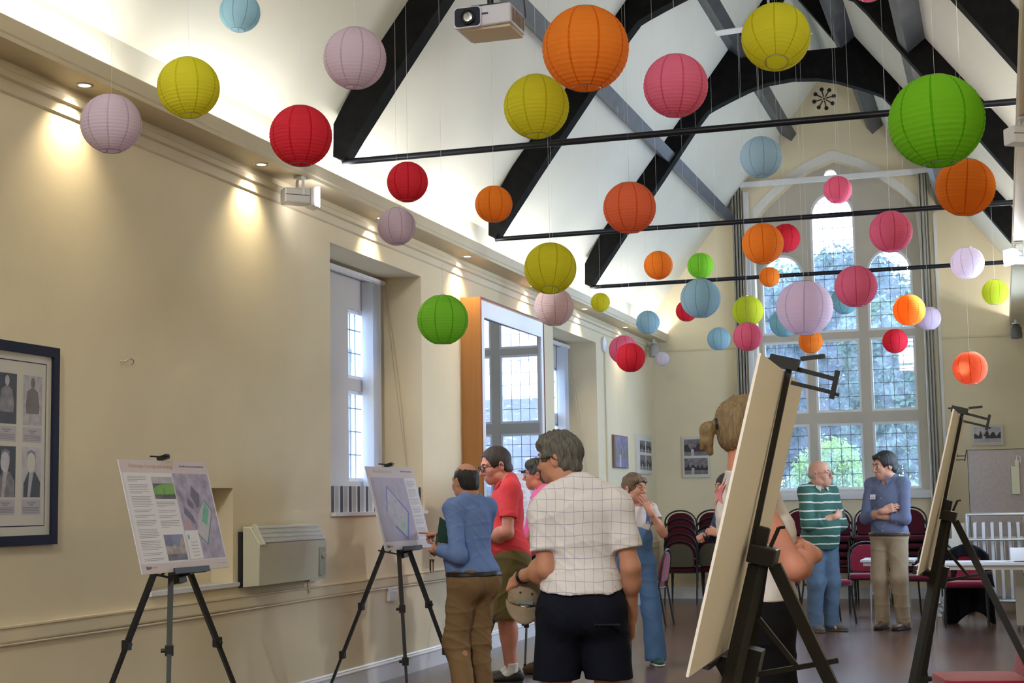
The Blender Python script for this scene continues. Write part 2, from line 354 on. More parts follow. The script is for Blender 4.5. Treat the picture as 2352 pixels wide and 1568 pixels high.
for ci, (xa, xb) in enumerate(COLS):
    for ri, (z0, z1, rise) in enumerate(light_rows(ci)):
        fr = MB(); t = 0.035
        if rise is None:
            for lo, hi in (((xa, z0), (xa + t, z1)), ((xb - t, z0), (xb, z1)), ((xa + t, z0), (xb - t, z0 + t)), ((xa + t, z1 - t), (xb - t, z1))):
                fr.box((lo[0], YW0 + .015, lo[1]), (hi[0], YG + .01, hi[1]))
        else:
            fr.box((xa, YW0 + .015, z0), (xa + t, YG + .01, z1)); fr.box((xb - t, YW0 + .015, z0), (xb, YG + .01, z1)); fr.box((xa + t, YW0 + .015, z0), (xb - t, YG + .01, z0 + t))
            N = 24; A = [(xa + (xb - xa) * k / N) for k in range(N + 1)]
            for a, b in zip(A[:-1], A[1:]):
                f_ = lambda x: top_round(xa, xb, x, z1, rise); g_ = lambda x: max(z1 - .001, top_round(xa + t, xb - t, min(max(x, xa + t), xb - t), z1, rise - t))
                fr.prism([(a, g_(a)), (b, g_(b)), (b, f_(b)), (a, f_(a))], YW0 + .015, YG + .01, 1)
        fo = fr.build('window_frame', WHITE, w)
        tp = (lambda x, xa=xa, xb=xb, z1=z1, rise=rise: top_round(xa, xb, x, z1, rise) - .02) if rise else None
        l = MB(); leads(l, xa + t, xb - t, z0 + t, (z1 + rise) if rise else z1 - t, YG, 4, 0.188, tp); l.build('leading', LEAD, fo)
        g = MB()
        if rise: 
            for k in range(24):
                a = xa + (xb - xa) * k / 24; b = xa + (xb - xa) * (k + 1) / 24; g.quad((a, YG, z0), (b, YG, z0), (b, YG, top_round(xa, xb, b, z1, rise)), (a, YG, top_round(xa, xb, a, z1, rise)))
        else: g.quad((xa, YG, z0), (xb, YG, z0), (xb, YG, z1), (xa, YG, z1))
        g.build('pane', GLASS, fo)
m = MB(); m.box((AXL - .02, ROOM_Y - .05, WS - .035), (AXR + .02, YW0, WS)); structure(m.build('window_1_sill', WHITE))
m = MB(); m.box((AXL, YW0 - .10, WS), (AXR, YW0 - 0.005, WS + .075)); structure(m.build('trim_2', WHITE))
# pierced flower vent high in the gable
v = thing('gable_vent', 'round pierced flower-shaped vent high in the gable', 'vent', (2.647, ROOM_Y - .01, 7.2))
m = MB(); m.lathe([(0.20, -0.003), (0.20, 0.0), (0.19, 0.004)], 32, (2.647, ROOM_Y - .008, 7.2), axis=1); m.build('plate', WALL, v)
for k in range(8):
    a = k * PI / 4 + .2; c, s_ = math.cos(a), math.sin(a)
    m = MB(); m.lathe([(0.030, 0), (0.030, 0.003)], 14, (2.647 + .145 * c, ROOM_Y - .017, 7.2 + .145 * s_), axis=1)
    m.bar((2.647 + .03 * c, ROOM_Y - .016, 7.2 + .03 * s_), (2.647 + .14 * c, ROOM_Y - .016, 7.2 + .14 * s_), .016, .003, upv=(0, 1, 0)); m.build('slot', BLACK, v)
m = MB(); m.lathe([(0.016, 0), (0.016, 0.003)], 12, (2.647, ROOM_Y - .017, 7.2), axis=1); m.build('slot', BLACK, v)

# trusses
def truss(Y):
    t = thing('roof_truss', {1: 'nearest arched black roof truss crossing the hall', 2: 'second arched black roof truss, the middle one of three', 3: 'farthest arched black roof truss, nearest the end window'}[{10.49: 1, 14.19: 2, 17.87: 3}[Y]], 'roof truss', (cx, Y, 4.0), 0, 'black roof trusses')
    W = 0.17; D = .30
    for s in (1, -1):
        X = (lambda x: x) if s == 1 else (lambda x: ROOM_W - x)
        low = [(0.235, 4.00), (0.35, 4.17), (0.66, 4.60), (1.18, 5.30), (1.60, 5.88), (1.70, 6.00)]
        k = 1.30
        poly = [(X(a), b) for a, b in low] + [(X(cx), 7.42), (X(cx), 7.70)] + [(X(1.0), zceil(1.0)), (X(0.42), zceil(.42)), (X(0.26), 4.44), (X(0.17), 4.28), (X(0.165), 4.03)]
        m = MB(); m.prism(poly, Y, Y + W, 1); m.build('rafter', BEAM, t)
    arch = [(1.66, 5.95), (1.70, 6.01), (1.80, 6.06), (1.975, 6.136), (2.222, 6.235), (2.439, 6.29), (2.73, 6.315)]
    arch = arch + [(ROOM_W - a, b) for a, b in arch[-2::-1]]
    topc = [(ROOM_W - 2.07, 6.63), (2.07, 6.63)]
    m = MB()
    tr = 6.63
    for (a, b), (c, d) in zip(arch[:-1], arch[1:]):
        m.prism([(a, b), (c, d), (c, min(tr, zceil(c) - .22 + .2)), (a, min(tr, zceil(a) - .22 + .2))], Y + .004, Y + W - .004, 1)
    m.build('collar', BEAM, t)
    r = MB(); r.tube([(0.21, Y + .08, 4.0), (ROOM_W - .21, Y + .08, 4.0)], .024, 10); r.build('tie_rod', IRON, t, smooth=True)
for Y in (10.49, 14.19, 17.87): truss(Y)
# purlins (run along the hall on each slope) and their labels
def purlin(x, side, label):
    X = x if side > 0 else ROOM_W - x; sl = math.atan(1.30); d = 0.20; w_ = 0.13
    nx, nz = math.sin(sl) * side, -math.cos(sl); tx, tz = math.cos(sl) * side, math.sin(sl)
    z = zceil(x); c0 = (X - tx * w_ / 2, z - tz * w_ / 2); c1 = (X + tx * w_ / 2, z + tz * w_ / 2)
    m = MB(); m.prism([c0, c1, (c1[0] + nx * d, c1[1] + nz * d), (c0[0] + nx * d, c0[1] + nz * d)], -4.0, ROOM_Y - .001, 1)
    tag(m.build('roof_purlin', PURL), label, 'roof beam', 'dark roof purlins')
purlin(1.12, 1, 'lower dark grey purlin along the left roof slope'); purlin(2.03, 1, 'upper dark grey purlin along the left roof slope')
purlin(1.12, -1, 'lower dark grey purlin along the right roof slope'); purlin(2.03, -1, 'upper dark grey purlin along the right roof slope')

# cornices: fascia, lip, soffit and wall mouldings
def cornice(side):
    X = (lambda x: x) if side > 0 else (lambda x: ROOM_W - x); pj = 0.23 if side > 0 else 0.40
    prof = [(-.02, 3.75), (pj, 3.75), (pj, 3.775), (pj + .006, 3.785), (pj + .006, 3.865), (pj, 3.872), (pj - .02, 3.872), (pj - .02, 3.775), (-.02, 3.775)]
    m = MB(); m.prism([(X(a), b) for a, b in prof], -4.0, ROOM_Y, 1)
    low = [(-.02, 3.70), (.022, 3.70), (.03, 3.69), (.03, 3.655), (.012, 3.645), (.012, 3.585), (.004, 3.575), (-.02, 3.575)]
    m.prism([(X(a), b) for a, b in low], -4.0, ROOM_Y, 1)
    structure(m.build('trim_3' if side > 0 else 'trim_4', CORN))
    u = MB(); u.prism([(X(-.01), 3.775), (X(.012), 3.775), (X(.012), 4.17), (X(-.01), 4.15)], -4.0, ROOM_Y, 1); structure(u.build('trim_10' if side > 0 else 'trim_11', CEIL))
cornice(1); cornice(-1)
LAMP = mat('lit_lamp_disc', (1.0, 0.93, 0.85), 0.5, emit=14)
for i, yy in enumerate(SPOT_Y):
    for side in (1, -1):
        if yy < 6 : continue
        x = 0.118 if side > 0 else ROOM_W - 0.2
        d = thing('downlight', 'recessed downlight in the %s cornice soffit, number %s from the end wall' % ('left' if side > 0 else 'right', ['one', 'two', 'three', 'four', 'five', 'six', 'seven'][9 - i]), 'downlight', (x, yy, 3.745), 0, 'recessed downlights in the cornices')
        d['label'] = 'small recessed downlight in the %s cornice, %s' % ('left' if side > 0 else 'right', ['above the framed portraits', 'nearest the floodlight', 'above the first window recess', 'near side of the tall mirror', 'far side of the tall mirror', 'above the far window recess', 'nearest the end wall'][i - 3])
        m = MB(); m.lathe([(.034, 0.0), (.050, 0.0), (.052, .003), (.050, .006), (.034, .006)], 24, (x, yy, 3.7445), cap=False); m.build('bezel', CHROME, d)
        m = MB(); m.lathe([(.033, 0.0), (.033, .002)], 20, (x, yy, 3.7475)); m.build('lamp_disc', LAMP, d)

# dado rail, surface conduit, skirting
m = MB(); m.prism([(-.01, .745), (.018, .745), (.022, .755), (.022, .815), (.03, .822), (.03, .832), (-.01, .832)], -4.0, ROOM_Y, 1); structure(m.build('trim_5', WALL))
m = MB(); m.tube([(.012, y, .735 + .004 * math.sin(y * 1.3)) for y in np.arange(-4, 22.3, .5)], .008, 8)
tag(m.build('cable_conduit', CORN, smooth=True), 'thin cream cable run under the dado rail of the left wall', 'cable')
for nm, pl in (('baseboard_left', [(0, 0), (.022, 0), (.022, .125), (.03, .132), (.03, .14), (.018, .15), (.018, .158), (.01, .168), (0, .168)]),):
    m = MB(); m.prism(pl, -4.0, ROOM_Y, 1); structure(m.build(nm, WHITE))
m = MB(); m.prism([(ROOM_W - a, b) for a, b in pl], -4.0, ROOM_Y, 1); structure(m.build('baseboard_right', WHITE))
m = MB(); m.box((0, ROOM_Y - .02, 0), (ROOM_W, ROOM_Y, .16)); structure(m.build('baseboard_end', WHITE))
m = MB()
for a, b in ((0.2, 1.24), (4.09, ROOM_W)): m.box((a, ROOM_Y - .012, 3.61), (b, ROOM_Y, 3.635))
structure(m.build('trim_6', CORN))
# window recess 1 and 3: frames, sill, blinds
def recess_window(y0, num):
    w = thing('window_%d' % num, 'x', 'window', (-.5, y0 + .98, 1.36)); structure(w); del w['label']; w['label'] = 'leaded window in the %s deep recess of the left wall' % ('near' if num == 2 else 'far')
    for (a, b, z0, z1) in bay(y0):
        f = MB(); t = .03
        for lo, hi in (((a, z0), (a + t, z1)), ((b - t, z0), (b, z1)), ((a + t, z0), (b - t, z0 + t)), ((a + t, z1 - t), (b - t, z1))): f.box((-.50, lo[0], lo[1]), (-.44, hi[0], hi[1]))
        fo = f.build('window_frame', WHITE, w)
        l = MB(); leads(l, a + t, b - t, z0 + t, z1 - t, -.47, 3, .2, None, ax=0); l.build('leading', LEAD, fo)
        g = MB(); g.quad((-.47, a, z0), (-.47, b, z0), (-.47, b, z1), (-.47, a, z1)); g.build('pane', GLASS, fo)
    s = MB(); s.box((-.42, y0 + .002, 1.335), (.035, y0 + 1.99, 1.362)); s.build('window_sill', WHITE, w)
    b = thing('vertical_blind', 'white vertical blind drawn back to the far side of the %s window recess' % ('near' if num == 2 else 'far'), 'blind', (-.36, y0 + 1.0, 3.37), 0, 'vertical blinds in the left recesses')
    m = MB(); m.box((-.40, y0 + .01, 3.375), (-.33, y0 + 1.94, 3.405)); m.box((-.385, y0 + .01, 3.365), (-.345, y0 + 1.94, 3.376)); m.build('headrail', WHITE, b)
    BL = mat('white_blind_fabric', (0.80, 0.84, 0.92), 0.6, trans=0.35)
    for k in range(9):
        yy = y0 + 1.60 + k * .022; m = MB(); m.obox((-.365, yy, 2.42), (.048, .0012, .94), rotz(.25 + .03 * k)); m.build('slat', BL, b)
    for k, dx in enumerate((0.0, .03)):
        m = MB(); z_ = np.linspace(3.36, 1.75, 14); m.tube([(-.33 + .19 * t * t ** .2 + dx * math.sin(PI * t), y0 + 1.93 - .005, zz) for t, zz in zip(np.linspace(0, 1, 14), z_)], .003, 6); m.build('pull_cord', CORN, b)
recess_window(10.79, 2); recess_window(17.00, 3)
for i_, (ya, yb, z0, z1) in enumerate(WR):                  # plain leaded windows of the right wall
    w = thing('window_%d' % (4 + i_), 'leaded window in the right wall', 'window', (ROOM_W + .2, (ya + yb) / 2, z0)); structure(w)
    f = MB(); t = .05; xm = ROOM_W + .2; ym = (ya + yb) / 2
    for lo, hi in (((ya, z0), (ya + t, z1)), ((yb - t, z0), (yb, z1)), ((ya + t, z0), (yb - t, z0 + t)), ((ya + t, z1 - t), (yb - t, z1)), ((ym - .04, z0 + t), (ym + .04, z1 - t)), ((ya + t, 2.5), (ym - .04, 2.57)), ((ym + .04, 2.5), (yb - t, 2.57))): f.box((xm - .03, lo[0], lo[1]), (xm + .03, hi[0], hi[1]))
    fo = f.build('window_frame', WHITE, w); g = MB(); g.quad((xm, ya, z0), (xm, yb, z0), (xm, yb, z1), (xm, ya, z1)); g.build('pane', GLASS, fo)
m = MB(); m.box((-.16, 8.15, .895), (.03, 9.26, .922)); structure(m.build('trim_7', WHITE))
# ================================================================ PAPER LANTERNS
PC = {'sky': (0.42, 0.66, 0.78), 'paleblue': (0.50, 0.70, 0.86), 'lav': (0.78, 0.66, 0.80), 'rose': (0.74, 0.58, 0.60), 'yel': (0.80, 0.76, 0.05), 'red': (0.82, 0.045, 0.08),
      'org': (1.0, 0.34, 0.045), 'coral': (0.95, 0.24, 0.11), 'pink': (0.88, 0.22, 0.38), 'grn': (0.30, 0.74, 0.07), 'dgrn': (0.27, 0.68, 0.03), 'lime': (0.62, 0.72, 0.06), 'teal': (0.32, 0.60, 0.68), 'whitelav': (0.76, 0.70, 0.80)}
NL = 20; SEAM = 9
def lantern_mesh():
    m = MB(); prof = []
    lat0 = math.radians(20)
    for i in range(NL):
        for j in range(3):
            t = (i + j / 3) / NL; ph = lat0 + (PI - 2 * lat0) * t; bul = .010 * math.sin(PI * j / 3)
            prof.append((.5 - .010 + bul, ph))
    prof.append((.49, PI - lat0))
    angs = []
    for s in range(SEAM):
        a0 = 2 * PI * s / SEAM; angs += [a0, a0 + .055] + [a0 + .055 + (2 * PI / SEAM - .055) * q / 4 for q in (1, 2, 3)]
    n = len(angs); vs = []; fs = []; mi = []
    for (r, ph) in prof:
        for a in angs: vs.append((r * math.sin(ph) * math.cos(a), r * math.sin(ph) * math.sin(a), r * math.cos(ph)))
    me = bpy.data.meshes.new('lantern_shade'); 
    for i in range(len(prof) - 1):
        for k in range(n): fs.append((i * n + k, (i + 1) * n + k, (i + 1) * n + (k + 1) % n, i * n + (k + 1) % n)); mi.append(1 if k % 5 == 0 else 0)
    me.from_pydata(vs, [], fs); me.update(); me.polygons.foreach_set('material_index', mi)
    me.polygons.foreach_set('use_smooth', [True] * len(fs)); me.materials.append(None); me.materials.append(None); return me
LMESH = lantern_mesh()
WIRE = mat('thin_wire', (0.35, 0.35, 0.36), 0.4, 0.8)
m = MB(); ring = lambda z, r: [(r * math.cos(a), r * math.sin(a), z) for a in np.linspace(0, 2 * PI, 25)]
m.tube(ring(.462, .165), .006, 5, cap=False); m.tube(ring(-.462, .165), .006, 5, cap=False)
m.tube([(-.165, 0, .462), (-.08, 0, .47), (0, 0, .50), (.08, 0, .47), (.165, 0, .462)], .005, 5)
m.tube([(0, .165, -.462), (0, .10, -.3), (0, .10, .3), (0, .165, .462)], .005, 5)
WMESH = None
THREAD = mat('clear_thread', (0.8, 0.8, 0.8), 0.4)
def paper(c, seam=False):
    col = PC[c]
    if seam: col = tuple(v ** 1.5 * .80 for v in col)
    return mat('paper_%s%s' % (c, '_seam' if seam else ''), col, 0.75, spec=0.15, trans=0.42 if not seam else 0.25, bump=0.15, bscale=25)
def lantern(px, py, dpx, D, c, label, tilt=0.0):
    global WMESH
    dep = F_PX * D / dpx
    d = fw + r2 * ((px - 1176) / F_PX) - u2 * ((py - 784) / F_PX)
    P = Vector(CAM) + d * dep
    t = thing('paper_lantern', label, 'paper lantern', P, 0, 'paper lanterns hanging across the hall')
    s = bpy.data.objects.new('shade', LMESH); COL.objects.link(s); s.parent = t; s.scale = (D, D, D * .985)
    s.rotation_euler = (tilt, tilt * .6, random.uniform(0, 6.28))
    for i in (0, 1): s.material_slots[i].link = 'OBJECT'; s.material_slots[i].material = paper(c, i == 1)
    if WMESH is None:
        w = m.build('wire_frame', WIRE, t, world=False); WMESH = w.data
    else:
        w = bpy.data.objects.new('wire_frame', WMESH); COL.objects.link(w); w.parent = t
    w.scale = (D, D, D); w.rotation_euler = s.rotation_euler
    zt = zceil(P.x) - .01 - P.z
    for rod in (10.57, 14.27, 17.95):
        if abs(P.y - rod) < .12 and P.z + D / 2 < 3.95: zt = 4.0 - P.z
    th = MB(); th.tube([(0, 0, D * .49), (0, 0, zt)], .0007, 4); th.build('thread', THREAD, t, world=False)
LAN = [
 (551, 28, 94, .25, 'sky', 'small light blue paper lantern cut by the top edge, highest on the left', .10),
 (255, 284, 139, .30, 'lav', 'lilac paper lantern farthest left, hanging in front of the left cornice', 0),
 (433, 201, 143, .30, 'yel', 'yellow paper lantern on the left, overlapping the cornice edge beside the lilac one', .06),
 (815, 134, 145, .35, 'lav', 'lilac paper lantern in front of the nearest truss leg, upper left', .05),
 (691, 312, 144, .35, 'red', 'large red paper lantern just left of the foot of the nearest truss', 0),
 (936, 418, 95, .25, 'red', 'medium red paper lantern below the left end of the nearest tie rod', 0),
 (1345, 112, 200, .50, 'org', 'very large orange paper lantern beside the projector', .02),
 (1232, 245, 151, .40, 'yel', 'yellow paper lantern partly behind the very large orange one', .05),
 (1552, 197, 149, .35, 'pink', 'large deep pink paper lantern near the arched truss, right of the big orange one', .05),
 (1782, 85, 158, .40, 'yel', 'large yellow paper lantern at the top in front of the ceiling fan', .35),
 (2151, 278, 218, .50, 'dgrn', 'largest lantern of all, deep green, upper right', -.04),
 (2217, 430, 136, .35, 'org', 'large orange paper lantern tucked below the biggest green one', .1),
 (1134, 469, 87, .25, 'org', 'light orange paper lantern at the foot of the second truss', 0),
 (1446, 477, 122, .35, 'coral', 'orange-red paper lantern hanging before the third truss leg', .03),
 (1748, 361, 97, .30, 'paleblue', 'pale blue paper lantern strung just under the nearest tie rod', 0),
 (1924, 436, 65, .25, 'pink', 'small pink paper lantern in front of the top of the tall centre lancet', 0),
 (911, 520, 89, .25, 'lav', 'pale lilac paper lantern over the left cornice above the near window recess', .04),
 (1264, 616, 121, .35, 'yel', 'large yellow paper lantern above the wood-framed mirror', -.3),
 (1272, 704, 92, .30, 'rose', 'dusty rose-white paper lantern directly behind the large yellow one', .04),
 (1379, 694, 45, .20, 'yel', 'tiny yellow paper lantern against the far left cornice', 0),
 (1017, 734, 119, .35, 'grn', 'bright green paper lantern left of the wood-framed mirror', .05),
 (1512, 609, 67, .25, 'org', 'small orange paper lantern near the left end of the far tie rod', -.1),
 (1609, 610, 61, .25, 'grn', 'small green paper lantern touching the top of a light blue one', .05),
 (1609, 685, 93, .35, 'sky', 'light blue paper lantern just under the small green one', 0),
 (1577, 714, 50, .25, 'red', 'small red paper lantern mostly hidden behind the light blue one', 0),
 (1488, 740, 55, .25, 'sky', 'small light blue paper lantern at the far end of the left cornice', 0),
 (1521, 824, 33, .20, 'whitelav', 'tiniest lantern, whitish lilac, in the far left corner', 0),
 (1432, 803, 68, .30, 'pink', 'pale pink paper lantern mostly hidden behind a red one at the left wall', .04),
 (1448, 821, 69, .25, 'red', 'bright red paper lantern overlapping a pale pink one at the left wall', 0),
 (1651, 778, 54, .25, 'sky', 'small light blue paper lantern left of the end window, lowest of the blue ones', 0),
 (1718, 714, 72, .30, 'lime', 'lime yellow paper lantern sitting over a pink one by the left window post', 0),
 (1717, 773, 68, .25, 'pink', 'pink paper lantern below the lime yellow one', 0),
 (1752, 560, 96, .35, 'org', 'large orange paper lantern before the top of the left lancet', .03),
 (1804, 547, 68, .30, 'red', 'red paper lantern half behind the orange one at the left lancet', 0),
 (1767, 636, 47, .20, 'org', 'tiny orange paper lantern crossing the far tie rod', 0),
 (1848, 707, 130, .50, 'lav', 'very large pale lilac paper lantern in front of the end window', .04),
 (1800, 742, 65, .30, 'teal', 'blue-green paper lantern peeping out left of the very large pale lilac one', 0),
 (1862, 784, 56, .25, 'org', 'small light orange paper lantern under the very large pale lilac one', 0),
 (1966, 658, 98, .35, 'pink', 'large pink paper lantern between the centre and right lancets', 0),
 (1940, 690, 64, .30, 'teal', 'blue-green paper lantern behind the large pink one at the window mullion', 0),
 (2046, 532, 98, .35, 'pink', 'large pink paper lantern over the arched top of the right lancet', .04),
 (2088, 712, 74, .30, 'org', 'glossy orange paper lantern in front of the right window post', .05),
 (2133, 731, 56, .25, 'lav', 'small lilac paper lantern half behind the orange one at the right window post', 0),
 (2056, 783, 58, .25, 'red', 'small red paper lantern low in front of the right lancet', 0),
 (2222, 604, 76, .30, 'whitelav', 'white-lilac paper lantern beside the right floodlight, brightly lit on one side', -.08),
 (2286, 671, 61, .25, 'lime', 'yellow-green paper lantern next to the right cornice', -.1),
 (2228, 845, 79, .30, 'coral', 'coral paper lantern hanging lowest on the right against the end wall', .05),
 (1995, -42, 94, .25, 'pink', 'pink paper lantern cut off by the top edge on the right', 0)]
for L in LAN: lantern(*L)

# ================================================================ WALL FITTINGS
OAKV = mat('orange_oak_veneer', (0.42, 0.18, 0.045), 0.45, var=0.12, vscale=3, stretch=(8, 8, .6))
RED_EDGE = mat('red_brown_edge', (0.22, 0.06, 0.05), 0.5)
mir = thing('wall_mirror', 'tall mirror in a deep boxed wooden frame between the two window recesses', 'mirror', (0, 14.85, 1.0))
X1, YA, YB, ZA, ZB = .20, 13.80, 15.93, 1.0, 3.375
m = MB(); m.box((0, YA, ZA), (X1, YA + .03, ZB)); m.box((0, YB - .03, ZA), (X1, YB, ZB)); m.box((0, YA + .03, ZB - .03), (X1, YB - .03, ZB)); m.box((0, YA + .03, ZA), (X1, YB - .03, ZA + .03)); m.box((0.001, YA + .03, ZA + .03), (.03, YB - .03, ZB - .03)); m.build('case', OAKV, mir)
m = MB(); e = .012
for a, b, c, d in ((YA, YA + e, ZA, ZB), (YB - e, YB, ZA, ZB), (YA + e, YB - e, ZB - e, ZB), (YA + e, YB - e, ZA, ZA + e)): m.box((X1, a, c), (X1 + .006, b, d))
m.build('edge_strip', RED_EDGE, mir)
m = MB(); q = .11
for a, b, c, d in ((YA + .03, YA + q, ZA + .03, ZB - .03), (YB - q, YB - .03, ZA + .03, ZB - .03), (YA + q, YB - q, ZB - .19, ZB - .03), (YA + q, YB - q, ZA + .03, ZA + .15)): m.box((X1 - .02, a, c), (X1 + .002, b, d))
m.build('white_mount', WHITE, mir)
MIRR = mat('silvered_mirror', (0.58, 0.62, 0.72), 0.005, 1.0)
m = MB(); m.obox((X1 - .027, (YA + YB) / 2, (ZA + ZB) / 2), (.003, (YB - YA) / 2 - .05, (ZB - ZA) / 2 - .06), rotz(-.0095)); m.build('mirror_glass', MIRR, mir)

HEAT = mat('cream_enamel', (0.60, 0.59, 0.47), 0.35, var=0.02, vscale=4)
HGR = mat('grey_grille', (0.34, 0.36, 0.32), 0.4)
h = thing('convector_heater', 'cream wall-mounted convector heater with a sloped louvred top', 'heater', (.08, 9.85, .88))
ya, yb = 9.30, 10.36
m = MB(); m.prism([(.03, .885), (.15, .895), (.155, 1.17), (.09, 1.275), (.03, 1.285)], ya, yb, 1); m.build('casing', HEAT, h, bevel=.004)
m = MB(); m.prism([(.0, .885), (.028, .885), (.028, 1.25), (.0, 1.25)], ya - .01, yb - .02, 1); m.build('back_plate', BLACK, h)
m = MB(); m.prism([(.157, 1.172), (.160, 1.175), (.095, 1.282), (.090, 1.279)], ya + .05, yb - .03, 1); gr = m.build('grille', HGR, h)
for k in range(4):
    f_ = .08 + .28 * k; p0 = np.array([.160, 0, 1.175]) * (1 - f_) + np.array([.096, 0, 1.282]) * f_
    m = MB(); m.bar((p0[0], ya + .05, p0[2]), (p0[0], yb - .03, p0[2]), .010, .010); m.build('louvre', WHITE, gr)
m = MB(); m.prism([(.15, 1.16), (.175, 1.165), (.105, 1.30), (.085, 1.295)], ya + .015, ya + .05, 1); m.build('end_cap', HEAT, h)
m = MB(); m.box((.154, yb - .12, .92), (.166, yb - .04, 1.12)); m.lathe([(.022, 0), (.022, .012)], 16, (.166, yb - .08, 1.06), axis=0); m.build('control_panel', HGR, h)
s = thing('fused_spur', 'white fused spur box under the heater corner with a looped flex', 'electrical box', (0.02, 10.42, .87))
m = MB(); m.box((0, 10.33, .87), (.035, 10.50, .97)); m.build('box', WHITE, s, bevel=.003)
m = MB(); m.tube([(.02, 10.33, .875), (.03, 10.31, .83), (.03, 10.33, .79), (.02, 10.37, .80), (.01, 10.37, .836)], .004, 6); m.build('flex', CORN, s, smooth=True)
m = MB(); m.box((.0, 11.88, .63), (.03, 12.06, .735)); m.box((.03, 11.90, .65), (.034, 11.96, .71)); m.box((.03, 11.98, .65), (.034, 12.04, .71))
tag(m.build('wall_socket', WHITE, bevel=.002), 'white double wall socket under the dado rail between the easels', 'socket')
hk = thing('wall_hook', 'small metal hook screwed into the left wall above the first easel', 'hook', (0, 7.87, 2.27))
m = MB(); m.tube([(0, 7.83, 2.265), (.03, 7.85, 2.27), (.045, 7.87, 2.285), (.05, 7.895, 2.275), (.045, 7.90, 2.26), (.035, 7.895, 2.25)], .0035, 7); m.build('shank', WIRE, hk, smooth=True)
pc = thing('surface_trunking', 'cream vertical trunking topped by a white oval cover, beyond the far recess', 'trunking', (0, 19.4, .84))
m = MB(); m.box((0, 19.37, .84), (.02, 19.43, 3.40)); m.build('channel', CORN, pc)
m = MB(); m.lathe([(.0, .0), (.10, .001), (.10, .03), (.07, .045), (.0, .05)], 24, (0, 19.34, 3.44), axis=0); m.build('cover', WHITE, pc, smooth=True)
sp = thing('striped_panel', 'low navy, grey and white striped panel standing on the near window sill', 'panel', (-.02, 11.5, 1.362))
NAVY = mat('navy_paint', (0.010, 0.012, 0.03), 0.5); LG = mat('light_grey_paint', (0.40, 0.44, 0.46), 0.6)
m = MB(); y = 10.80
k_ = 0
while y < 12.70:
    w_, mi_ = ((.03, 0), (.055, 1), (.012, 0), (.071, 2))[k_ % 4]; m.box((-.035, y, 1.363), (-.018, y + w_, 1.565), mi_); y += w_; k_ += 1
m.build('striped_face', [WHITE, NAVY, LG], sp)

# framed pictures -------------------------------------------------
FRB = mat('black_frame', (0.018, 0.020, 0.045), 0.6, spec=.15); MOUNT = mat('ivory_mount', (0.62, 0.60, 0.55), 0.7); CARD = mat('lilac_card', (0.46, 0.44, 0.50), 0.7)
G1 = mat('photo_dark', (0.035, 0.03, 0.035), 0.5, var=.4, vscale=8); G2 = mat('photo_mid', (0.20, 0.18, 0.20), 0.5, var=.5, vscale=20); G3 = mat('photo_light', (0.46, 0.44, 0.50), 0.5, var=.3, vscale=15)
SEP = mat('sepia_photo', (0.16, 0.12, 0.10), 0.5, var=.2, vscale=10); SKINP = mat('photo_face', (0.40, 0.37, 0.40), 0.5, var=.25, vscale=30); INK = mat('print_ink', (0.22, 0.20, 0.26), 0.6)
class Flat:                                              # flat artwork laid on a surface: origin, u axis, v axis, normal
    def __init__(s, o, u, v, n, parent): s.o, s.u, s.v, s.n = [np.array(q, float) for q in (o, u, v, n)]; s.p = parent
    def P(s, a, b, lift): return s.o + s.u * a + s.v * b + s.n * lift
    def poly(s, name, pts, mt, lift=.0008, label=None):
        m = MB(); m.add([s.P(a, b, lift) for a, b in pts], [tuple(range(len(pts)))]); o = m.build(name, mt, s.p)
        if label: o['label'] = label
        return o
    def rect(s, name, a0, b0, a1, b1, mt, lift=.0008): return s.poly(name, [(a0, b0), (a1, b0), (a1, b1), (a0, b1)], mt, lift)
    def ell(s, name, a, b, ra, rb, mt, lift=.0012, n=18): return s.poly(name, [(a + ra * math.cos(2 * PI * k / n), b + rb * math.sin(2 * PI * k / n)) for k in range(n)], mt, lift)
    def lines(s, name, rows, mt, lift=.0012):
        m = MB()
        for (a0, a1, b, h_) in rows: m.add([s.P(a0, b, lift), s.P(a1, b, lift), s.P(a1, b + h_, lift), s.P(a0, b + h_, lift)], [(0, 1, 2, 3)])
        return m.build(name, mt, s.p)
pf = thing('framed_portraits', 'large black-framed sheet of old portrait photographs at the left edge', 'picture', (0.02, 6.5, 1.23))
ya, yb, z0, z1 = 5.86, 7.185, 1.232, 2.282
m = MB(); t = .052
for lo, hi in (((ya, z0), (yb, z0 + t)), ((ya, z1 - t), (yb, z1)), ((ya, z0 + t), (ya + t, z1 - t)), ((yb - t, z0 + t), (yb, z1 - t))): m.box((.0, lo[0], lo[1]), (.03, hi[0], hi[1]))
m.build('frame', FRB, pf)
m = MB(); m.box((0.001, ya + .04, z0 + .04), (.012, yb - .04, z1 - .04)); m.build('mount', MOUNT, pf)
fl = Flat((.012, ya, z0), (0, 1, 0), (0, 0, 1), (1, 0, 0), pf); W_, H_ = yb - ya, z1 - z0
m = MB(); i_ = .098
for a0, b0, a1, b1 in ((i_, i_, W_ - i_, i_ + .005), (i_, H_ - i_, W_ - i_, H_ - i_ + .005), (i_, i_, i_ + .005, H_ - i_), (W_ - i_ - .005, i_, W_ - i_, H_ - i_)):
    m.add([fl.P(a0, b0, .0008), fl.P(a1, b0, .0008), fl.P(a1, b1, .0008), fl.P(a0, b1, .0008)], [(0, 1, 2, 3)])
m.build('inner_line', FRB, pf)
cw = .165
